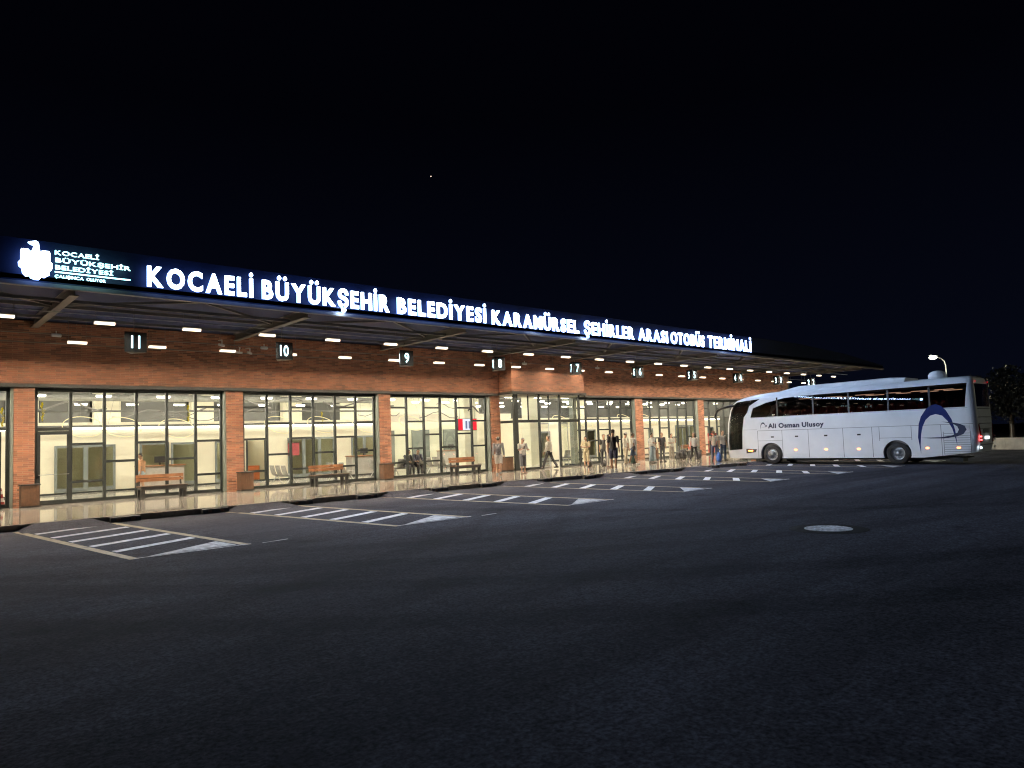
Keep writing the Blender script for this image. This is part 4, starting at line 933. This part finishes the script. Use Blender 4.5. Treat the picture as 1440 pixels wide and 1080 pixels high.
MT['leaf'] = vary(pr('leaves', (.006,.008,.005), .7), 1.2, .4); MT['bark'] = vary(pr('bark', (.09,.07,.05), .9), 5, .3)
def tree(loc, h, rad, label, seed):
    random.seed(seed); t = thing('tree', label, 'tree', loc, 0, 'dark trees beyond the low wall')
    tr = MB(); tr.smooth = True; tr.tube([(0,0,0),(.1,.05,h*.25),(.0,.1,h*.5),(.15,0,h*.8)], [.22,.17,.12,.04], 9)
    tips = []
    for i in range(12):
        a = random.random()*6.28; z = h*(.3+.5*random.random()); r_ = rad*(.5+.5*random.random()); e = Vector((math.cos(a)*r_, math.sin(a)*r_, z + h*.15*random.random())); tr.tube([(0,.05,z-h*.08),(e.x*.5,e.y*.5,(z+e.z)/2),e], [.07,.045,.015], 6); tips.append(e)
    tr.build('trunk', MT['bark'], t)
    cr = MB(); cents = [Vector((math.cos(a)*rad*.55*random.random(), math.sin(a)*rad*.55*random.random(), h*(.35+.6*random.random()))) for a in [random.random()*6.28 for _ in range(26)]] + tips
    for c_ in cents:
        rr = rad*(.22+.2*random.random())
        for _ in range(90):
            v = Vector((random.gauss(0,1), random.gauss(0,1), random.gauss(0,1))).normalized()*rr*(.5+.6*random.random()); v.z *= .75; p = c_ + v
            a = Vector((random.gauss(0,1), random.gauss(0,1), random.gauss(0,1))).normalized()*.13; b_ = a.cross(Vector((random.gauss(0,1), random.gauss(0,1), .3))).normalized()*.08
            cr.add([p-a, p+b_, p+a, p-b_], [(0,1,2,3)])
    cr.build('crown', MT['leaf'], t, recalc=False)
tree((60.5,-16.5,0), 5.6, 2.3, 'dark tree just right of the coach beyond the low wall', 1)
tree((61,-21.5,0), 5.0, 2.4, 'dark tree at the right edge of the picture beyond the low wall', 2)
tree((68,-19.0,0), 6.4, 2.6, 'taller dark tree set back between the other two', 4)
tree((66,-13.0,0), 6.0, 2.5, 'dark tree partly hidden by the coach rear', 6)
st = thing('star', 'single tiny point of light high in the night sky', 'star', (0,0,0))
P_ = Vector((0,-27.8,1.8)) + (fw + rt*((606-720)/998) + up*((553.8-248)/998))*600; st.location = P_
b = MB(); b.ball((0,0,0), .42, 8, 6); b.build('point', emis('starlight', (1,.75,.6), 2.2), st)

# ------------------------------------------------------------------ people
SK = {}
def skin(c): 
    if c not in SK: SK[c] = vary(pr('skin', c, .55), 12, .06)
    return SK[c]
CL = {}
def cloth(c):
    if c not in CL: CL[c] = vary(pr('cloth', c, .85), 14, .18, bump=.15, bscale=90)
    return CL[c]
def remesh(o, vox, smooth=2):
    md = o.modifiers.new('r', 'REMESH'); md.mode = 'VOXEL'; md.voxel_size = vox; md.use_smooth_shade = True
    if smooth: s_ = o.modifiers.new('s', 'SMOOTH'); s_.iterations = smooth; s_.factor = .5
    bpy.context.view_layer.update(); return baked(o)
def person(label, loc, face, h=1.75, skinc=(.45,.27,.18), hairc=(.02,.015,.01), top=(.7,.7,.68), bottom=(.1,.12,.2), sleeve='short', leglen='long', shoe=(.03,.03,.03), legs=((0,0),(0,0)),
           arms=None, lean=0, head=(0,0), build=1.0, seated=None, cap=None, extra=None, cat='person'):
    """legs: (thigh forward deg, knee bend deg) left, right. arms: (upper dir, fore dir) left, right in local x right, y forward, z up"""
    s = h/1.75; rs = build
    pts = []
    hz = .93
    J = {}
    low = 1e9
    for i, sx_ in enumerate((-1, 1)):
        th, kn = legs[i]; hip = Vector((sx_*.095, 0, hz)); d1 = Vector((sx_*.03, math.sin(R(th)), -math.cos(R(th)))); knee = hip + d1*.43; d2 = Vector((sx_*.01, math.sin(R(th-kn)), -math.cos(R(th-kn)))); ank = knee + d2*.42
        J[i] = (hip, knee, ank, th-kn); low = min(low, ank.z)
    dz = .085 - low
    up_ = Vector((0, 0, dz))
    for i in J: J[i] = tuple(v + up_ if isinstance(v, Vector) else v for v in J[i])
    base = Vector((0,0,hz)) + up_; ln = R(lean)
    def T(x, y, z):   # torso point, z above hips
        return base + Vector((x, y*math.cos(ln) + z*math.sin(ln), z*math.cos(ln) - y*math.sin(ln)))
    nk = T(0, -.005, .56); hd, ht = R(head[0]), R(head[1])
    hc = T(0, .02, .70) + Vector((0, .05*math.sin(ht), -.02*abs(math.sin(ht))))
    def hrot(v): v = Matrix.Rotation(-ht, 3, 'X') @ Vector(v); return hc + Matrix.Rotation(hd, 3, 'Z') @ v
    arms = arms or (((-.16,.02,-1),(-.06,.16,-1)), ((.16,.02,-1),(.06,.16,-1)))
    A = {}
    for i, sx_ in enumerate((-1, 1)):
        sh = T(sx_*.185*rs, -.005, .475); u_ = Vector(arms[i][0]).normalized(); f_ = Vector(arms[i][1]).normalized(); el = sh + u_*.285; wr = el + f_*.245; A[i] = (sh, el, wr, u_, f_)
    def torso(mb, g):
        rr = [(-.08,.150,.105),(0,.168,.118),(.10,.150*rs,.110*rs),(.22,.150*rs,.112*rs),(.36,.168*rs,.118*rs),(.45,.172*rs,.100),(.50,.13,.075)]
        mb.tube([T(0,0,z) for z, a, b_ in rr], [(a+g, b_+g) for z, a, b_ in rr], 16)
    def leg(mb, i, g, t1=1.0):
        hip, kn, an, _ = J[i]; P = [hip+Vector((0,0,.05)), hip, hip.lerp(kn,.5), kn, kn.lerp(an,.35), kn.lerp(an,.98)]; r_ = [.085,.088,.072,.056,.056,.040]
        if t1 < 1: P = [hip+Vector((0,0,.05)), hip, hip.lerp(kn,.5), hip.lerp(kn, min(1, t1*1.9))] ; r_ = [.085,.09,.08,.074]
        mb.tube(P, [x + g for x in r_], 12)
    body = MB()
    torso(body, 0)
    for i in (0, 1):
        leg(body, i, 0); hip, kn, an, fa = J[i]
        body.tube([an+Vector((0,-.04,-.02)), an+Vector((0,.02,-.035)), an+Vector((0,.12,-.055)), an+Vector((0,.17,-.062))], [.03,.042,(.042,.026),(.03,.014)], 10)
        sh, el, wr, u_, f_ = A[i]; body.ball(sh, (.062,.058,.062), 10, 8)
        body.tube([sh, sh.lerp(el,.4), el, el.lerp(wr,.3), wr], [.054,.047,.038,.038,.026], 10)
        # hand: palm, four fingers, thumb
        side_ = Vector((0,1,0)) if abs(f_.y) < .8 else Vector((-1 if i == 0 else 1, 0, 0)); side_ = (side_ - f_*side_.dot(f_)).normalized(); nrm = f_.cross(side_).normalized()
        if nrm.x*(-1 if i == 0 else 1) > 0: nrm = -nrm
        pc = wr + f_*.045; body.tube([wr, pc, wr + f_*.085], [(.024,.024),(.026,.036),(.018,.038)], 8)
        for j, fl_ in enumerate((.062,.072,.068,.052)):
            o_ = side_*(.027 - j*.018); b0 = wr + f_*.082 + o_; b1 = b0 + f_*fl_*.55 + nrm*.008; b2 = b1 + f_*fl_*.4 + nrm*.020; body.tube([b0 - f_*.012, b0, b1, b2], [.010,.0095,.0088,.007], 6)
        t0 = wr + f_*.03 + side_*.028; body.tube([t0, t0 + side_*.022 + f_*.028, t0 + side_*.026 + f_*.055 + nrm*.01], [.013,.011,.008], 6)
    body.tube([T(0,-.01,.47), nk, T(0,.0,.64)], [.062,.056,.054], 12)
    body.tube([hrot((0,-.0,-.115)), hrot((0,.02,-.09)), hrot((0,.012,-.03)), hrot((0,0,.03)), hrot((0,-.005,.075)), hrot((0,-.005,.112))], [(.030,.03),(.052,.058),(.070,.082),(.077,.094),(.066,.082),(.025,.035)], 16)
    body.tube([hrot((0,.082,.015)), hrot((0,.102,-.02)), hrot((0,.085,-.035))], [.008,.015,.012], 8)        # nose
    body.tube([hrot((-.022,.082,-.062)), hrot((.022,.082,-.062))], .009, 8)                               # lips
    for sx_ in (-1, 1): body.ball(hrot((sx_*.077,-.005,.0)), (.013,.022,.032), 8, 6); body.ball(hrot((sx_*.03,.083,.028)), (.016,.008,.006), 8, 6)   # ears, brows
    def fin(mb, nm, mat, parent, vox=.011, sm=2):
        o = mb.build(nm, mat, parent); return remesh(o, vox, sm)
    bo = fin(body, 'person', skin(skinc), None, .0095, 1)
    bo.name = 'person'; tag(bo, label, cat, 'people on the platform'); bo.location = loc; bo.rotation_euler = (0,0,face); bo.scale = (s,s,s)
    ey = MB()
    for sx_ in (-1, 1): ey.ball(hrot((sx_*.030,.086,.006)), (.012,.007,.008), 8, 6)
    ey.build('eyes', MT['black'], bo)
    hr = MB(); hr.tube([hrot((0,-.040,-.045)), hrot((0,-.030,.0)), hrot((0,-.018,.05)), hrot((0,-.008,.09)), hrot((0,-.005,.122))], [(.058,.058),(.078,.076),(.083,.090),(.070,.084),(.026,.036)], 16)
    fin(hr, 'hair', cloth(hairc), bo, .012)
    if cap:
        c_ = MB(); c_.tube([hrot((0,-.005,.045)), hrot((0,-.005,.09)), hrot((0,-.005,.13))], [(.09,.102),(.084,.096),(.03,.04)], 16); c_.tube([hrot((0,.07,.052)), hrot((0,.16,.045))], [(.07,.010),(.05,.008)], 12); fin(c_, 'cap', cloth(cap), bo, .012)
    # shirt
    sh_ = MB(); rr = [(-.03,.180,.132),(.06,.176,.134),(.16,.165*rs,.128*rs),(.28,.165*rs,.130*rs),(.40,.180*rs,.125*rs),(.47,.170*rs,.105),(.515,.10,.075)]
    sh_.tube([T(0,0,z) for z, a, b_ in rr], [(a, b_) for z, a, b_ in rr], 18)
    for i in (0, 1):
        sh, el, wr, u_, f_ = A[i]; sh_.ball(sh, (.078,.072,.076), 12, 8)
        if sleeve == 'short': sh_.tube([sh, sh.lerp(el,.45), sh.lerp(el,.78)], [.070,.064,.064], 12)
        else: sh_.tube([sh, sh.lerp(el,.5), el, el.lerp(wr,.5), el.lerp(wr,.93)], [.070,.060,.054,.048,.042], 12)
    fin(sh_, 'shirt', cloth(tuple(min(.92, c*1.22) for c in top) if sum(top) > 1.5 else top), bo, .012, 3)
    tr_ = MB(); tr_.tube([T(0,0,z) for z in (-.10,-.02,.03)], [(.165,.122),(.178,.128),(.172,.126)], 16)
    for i in (0, 1):
        if leglen == 'short':
            hip, kn, an, _ = J[i]; tr_.tube([hip+Vector((0,0,.04)), hip, hip.lerp(kn,.5), hip.lerp(kn,.98)], [.096,.102,.096,.090], 12)
        elif leglen == 'capri':
            hip, kn, an, _ = J[i]; tr_.tube([hip+Vector((0,0,.04)), hip, hip.lerp(kn,.5), kn, kn.lerp(an,.4)], [.096,.102,.094,.084,.080], 12)
        else:
            hip, kn, an, _ = J[i]; tr_.tube([hip+Vector((0,0,.04)), hip, hip.lerp(kn,.5), kn, kn.lerp(an,.5), kn.lerp(an,.97)], [.094,.099,.084,.070,.068,.064], 12)
    fin(tr_, 'shorts' if leglen != 'long' else 'trousers', cloth(bottom), bo, .012, 3)
    for i in (0, 1):
        hip, kn, an, fa = J[i]; so = MB(); so.tube([an+Vector((0,-.065,-.035)), an+Vector((0,-.02,-.03)), an+Vector((0,.06,-.042)), an+Vector((0,.13,-.052)), an+Vector((0,.185,-.060))], [(.034,.035),(.048,.048),(.050,.038),(.046,.030),(.03,.018)], 12); so.box(*(an.x-.04, an.x+.04, an.y-.07, an.y+.17, an.z-.083, an.z-.068)); fin(so, 'shoe', cloth(shoe), bo, .011, 1)
    if extra: extra(bo, T, A, J, hrot)
    return bo
def yaw_to(dx, dy): return math.atan2(-dx, dy)   # local +y faces (dx, dy)
def phone(bo, T, A, J, hrot):
    sh, el, wr, u_, f_ = A[1]; p = wr + f_*.10; b = MB(); b.bar(p+Vector((0,0,-.04)), p+Vector((0,.02,.09)), .07, .01); b.build('phone', MT['black'], bo)
def backpack(bo, T, A, J, hrot):
    b = MB(); b.smooth = True; b.tube([T(0,-.15,.10),T(0,-.17,.14),T(0,-.18,.28),T(0,-.17,.40),T(0,-.14,.45)], [(.07,.05),(.10,.07),(.11,.075),(.10,.07),(.06,.04)], 14); b.build('hood', cloth((.09,.09,.10)), bo)
def tie(bo, T, A, J, hrot):
    b = MB(); b.bar(T(0,.112,.50), T(0,.138,.08), .05, .008); b.build('tie', cloth((.02,.02,.035)), bo)
def shoulder_bag(bo, T, A, J, hrot):
    b = MB(); b.ball(T(.24,.02,-.02), (.07,.13,.12), 12, 8); b.build('bag', cloth((.05,.05,.06)), bo)
W_ = ((-.16,.10,-1),(-.05,.35,-1)); 
relaxL, relaxR = ((-.16,.02,-1),(-.06,.16,-1)), ((.16,.02,-1),(.06,.16,-1))
phoneR = ((.22,.25,-1),(-.35,1,.45)); phoneL = ((-.22,.2,-1),(.55,1,.1)); foldL = ((-.2,.25,-1),(.9,.8,-.05)); foldR = ((.2,.25,-1),(-.9,.8,.05)); mouthR = ((.3,.5,-1),(-.45,.6,1.1))
Z = .153
person('man in grey hooded top and white shorts walking away left of the entrance', (21.7,-2.88,Z), yaw_to(.75,.65), 1.76, top=(.20,.20,.21), bottom=(.58,.55,.52), sleeve='long', leglen='short', shoe=(.2,.2,.2), legs=((14,5),(-16,12)), arms=(((-.16,-.1,-1),(-.1,.2,-1)),((.16,.2,-1),(.05,.4,-1))), extra=backpack)
person('heavy man in white T-shirt and grey shorts looking down at a phone', (22.88,-3.26,Z), yaw_to(-.1,-1), 1.66, hairc=(.25,.22,.2), top=(.72,.68,.62), bottom=(.10,.105,.12), leglen='capri', shoe=(.3,.2,.15), build=1.16, head=(0,28), legs=((0,0),(3,2)), arms=(phoneL, ((.2,.2,-1),(-.3,1,.35))), extra=phone)
person('man in long white shirt and black trousers striding past the entrance doors', (26.4,-1.5,Z), yaw_to(-.5,.85), 1.78, hairc=(.1,.07,.05), top=(.75,.70,.62), bottom=(.012,.012,.014), sleeve='long', legs=((24,6),(-22,10)), arms=(((-.2,.25,-1),(-.1,.45,-1)),((.2,-.25,-1),(.1,.0,-1))))
person('person in loose cream clothes with hands together, right of the entrance', (28.41,-2.29,Z), yaw_to(-.8,-.4), 1.62, top=(.70,.62,.42), bottom=(.68,.60,.40), leglen='capri', shoe=(.12,.08,.06), build=1.1, head=(10,22), legs=((4,4),(-4,2)), arms=(foldL, foldR))
person('slim youth all in black standing left of the tall man', (28.7,-3.3,Z), yaw_to(-.6,-.7), 1.70, top=(.015,.015,.015), bottom=(.02,.022,.028), legs=((10,4),(-12,4)), shoe=(.05,.05,.05))
person('tall man in black T-shirt and navy shorts at the kerb, back turned', (25.55,-6.55,Z), yaw_to(.8,.35), 1.90, skinc=(.24,.13,.08), top=(.012,.012,.014), bottom=(.012,.015,.04), leglen='short', shoe=(.5,.5,.5), legs=((5,2),(-6,3)), head=(-10,5))
person('person in cream top half hidden behind the tall man', (27.9,-4.3,Z), yaw_to(.3,-.9), 1.68, top=(.66,.60,.48), bottom=(.62,.57,.48), shoe=(.15,.1,.08), legs=((3,0),(-3,0)))
person('person in white cap, white T-shirt and beige trousers facing right', (29.97,-3.73,Z), yaw_to(.85,-.3), 1.76, top=(.76,.70,.60), bottom=(.55,.48,.36), cap=(.6,.6,.6), shoe=(.75,.73,.7), legs=((7,2),(-8,4)))
person('person in white T-shirt and blue knee shorts beside the white cap', (30.55,-3.75,Z), yaw_to(.7,-.6), 1.75, top=(.74,.71,.66), bottom=(.05,.08,.14), leglen='short', shoe=(.8,.8,.78), legs=((16,4),(-14,8)), extra=shoulder_bag)
person('man in white T-shirt and pale blue jeans with folded arms', (32.5,-3.55,Z), yaw_to(.7,-.7), 1.70, top=(.78,.74,.68), bottom=(.24,.32,.38), shoe=(.05,.05,.05), legs=((5,0),(-7,4)), arms=(foldL, foldR), build=1.08)
person('person in grey top and faded jeans behind the man with folded arms', (33.15,-3.1,Z), yaw_to(-.4,-.9), 1.66, top=(.10,.12,.13), bottom=(.36,.42,.46), shoe=(.06,.06,.06), legs=((6,0),(-8,4)))
person('man in black T-shirt and dark grey jeans facing the forecourt', (34.02,-3.14,Z), yaw_to(-.2,-1), 1.68, hairc=(.16,.10,.07), top=(.010,.011,.016), bottom=(.07,.075,.08), shoe=(.03,.03,.03), legs=((2,0),(-3,2)), build=1.06)
person('person in white shirt and beige trousers with a hand at the mouth', (35.13,-3.01,Z), yaw_to(-.3,-.9), 1.60, top=(.80,.75,.66), bottom=(.50,.44,.36), shoe=(.6,.55,.5), arms=(((-.3,.5,-1),(.5,.6,1.1)), foldR), head=(0,8))
person('man in white shirt and dark tie walking towards the forecourt', (34.26,-5.12,Z), yaw_to(-.55,-.8), 1.64, hairc=(.2,.17,.15), top=(.80,.76,.70), bottom=(.012,.012,.015), sleeve='long', legs=((18,4),(-18,14)), arms=(((-.24,-.1,-1),(-.15,.15,-1)),((.24,.1,-1),(.1,.3,-1))), build=1.12, extra=tie)
person('person in salmon top and pale jeans seated beside the luggage', (37.7,-2.6,Z), yaw_to(.75,-.6), 1.66, top=(.72,.20,.14), bottom=(.42,.46,.48), shoe=(.5,.5,.5), legs=((82,78),(76,70)), arms=(((-.2,.5,-1),(.3,1,.2)),((.2,.5,-1),(-.3,1,.3))), lean=12, head=(0,18))
person('man in pale shirt and jeans with a blue bag by the coach nose', (34.5,-6.25,Z), yaw_to(.7,.55), 1.66, hairc=(.12,.06,.04), top=(.66,.60,.52), bottom=(.04,.05,.10), legs=((3,0),(-3,0)), build=1.1)
person('man in white shirt and blue jeans closest to the coach nose', (35.15,-6.4,Z), yaw_to(-.3,-.9), 1.67, hairc=(.12,.07,.05), top=(.70,.68,.66), bottom=(.06,.09,.16), legs=((2,0),(-4,2)), build=1.1)
person('person with tan top and light blue shorts inside the leftmost full glass bay', (8.05,3.0,.155), yaw_to(-.9,.2), 1.60, top=(.62,.34,.18), bottom=(.40,.48,.54), leglen='short', shoe=(.5,.45,.4), legs=((-6,4),(8,2)), head=(10,15))
person('seated person in dark jacket inside the third glass bay, left of a pair', (19.7,1.75,.155), yaw_to(.1,-1), 1.66, top=(.03,.03,.035), bottom=(.04,.04,.05), sleeve='long', legs=((84,84),(84,84)), arms=(((-.15,.5,-1),(.1,1,-.1)),((.15,.5,-1),(-.1,1,-.1))), lean=14, head=(20,20))
person('seated person in dark blue jacket inside the third glass bay, right of a pair', (20.3,1.75,.155), yaw_to(-.15,-1), 1.70, top=(.03,.035,.06), bottom=(.03,.03,.035), sleeve='long', legs=((84,84),(84,84)), arms=(((-.15,.5,-1),(.1,1,-.1)),((.15,.5,-1),(-.1,1,-.1))), lean=16, head=(-20,20))

# luggage
def suitcase(label, loc, rz, col, sz=(.42,.26,.62)):
    t = thing('suitcase', label, 'suitcase', loc, rz, 'luggage on the platform'); x, y, z = sz
    b = MB(); b.smooth = True; b.rings([((0,0,.05),x/2-.05,y/2-.04),((0,0,.08),x/2-.01,y/2),((0,0,.3),x/2,y/2+.01),((0,0,z-.06),x/2-.01,y/2),((0,0,z),x/2-.06,y/2-.04)], 16)
    vs = []
    o = b.build('case', cloth(col), t)
    b = MB()
    for sx_ in (-1,1):
        for sy_ in (-1,1): b.tube([(sx_*(x/2-.09)-.015,sy_*(y/2-.07),.03),(sx_*(x/2-.09)+.015,sy_*(y/2-.07),.03)], .028, 10)
    b.build('wheels', MT['black'], t)
    b = MB(); b.tube([(-.1,0,z-.01),(-.1,0,z+.3),(-.08,0,z+.33),(.08,0,z+.33),(.1,0,z+.3),(.1,0,z-.01)], .011, 6); b.build('handle', MT['steel'], t)
    return t
suitcase('dark green suitcase with raised handle right of the white cap group', (31.5,-3.0,.155), .3, (.01,.03,.025), (.5,.3,.55))
suitcase('black suitcase left of the man in the tie', (35.9,-2.95,.155), .8, (.02,.02,.022), (.62,.34,.5))
suitcase('large black suitcase behind the man in the tie', (36.7,-2.7,.155), .4, (.015,.015,.018), (.6,.36,.6))
suitcase('small black suitcase at the feet of the person in salmon', (37.5,-3.3,.155), .9, (.02,.02,.025), (.4,.28,.42))
def softbag(label, loc, col, sz):
    t = thing('bag', label, 'bag', loc, random.random(), 'luggage on the platform'); b = MB(); b.smooth = True
    b.rings([((0,0,.0),sz[0]*.8,sz[1]*.8),((0,0,sz[2]*.2),sz[0],sz[1]),((.01,0,sz[2]*.65),sz[0]*.92,sz[1]*.9),((0,0,sz[2]),sz[0]*.5,sz[1]*.35)], 16); b.build('body', cloth(col), t)
    b = MB(); b.tube([(-sz[0]*.4,0,sz[2]*.97),(-sz[0]*.3,0,sz[2]*1.35),(sz[0]*.3,0,sz[2]*1.35),(sz[0]*.4,0,sz[2]*.97)], .012, 6); b.build('handle', cloth(col), t); return t
softbag('bright blue bag beside the man in pale shirt at the coach nose', (34.35,-6.6,.155), (.03,.10,.38), (.17,.13,.5))
softbag('black holdall at the feet of the person in cream', (28.95,-2.05,.155), (.015,.015,.015), (.26,.16,.34))
softbag('dark bag on the ground behind the youth in black', (29.25,-2.8,.155), (.02,.02,.02), (.2,.15,.3))
bpy.context.view_layer.update()
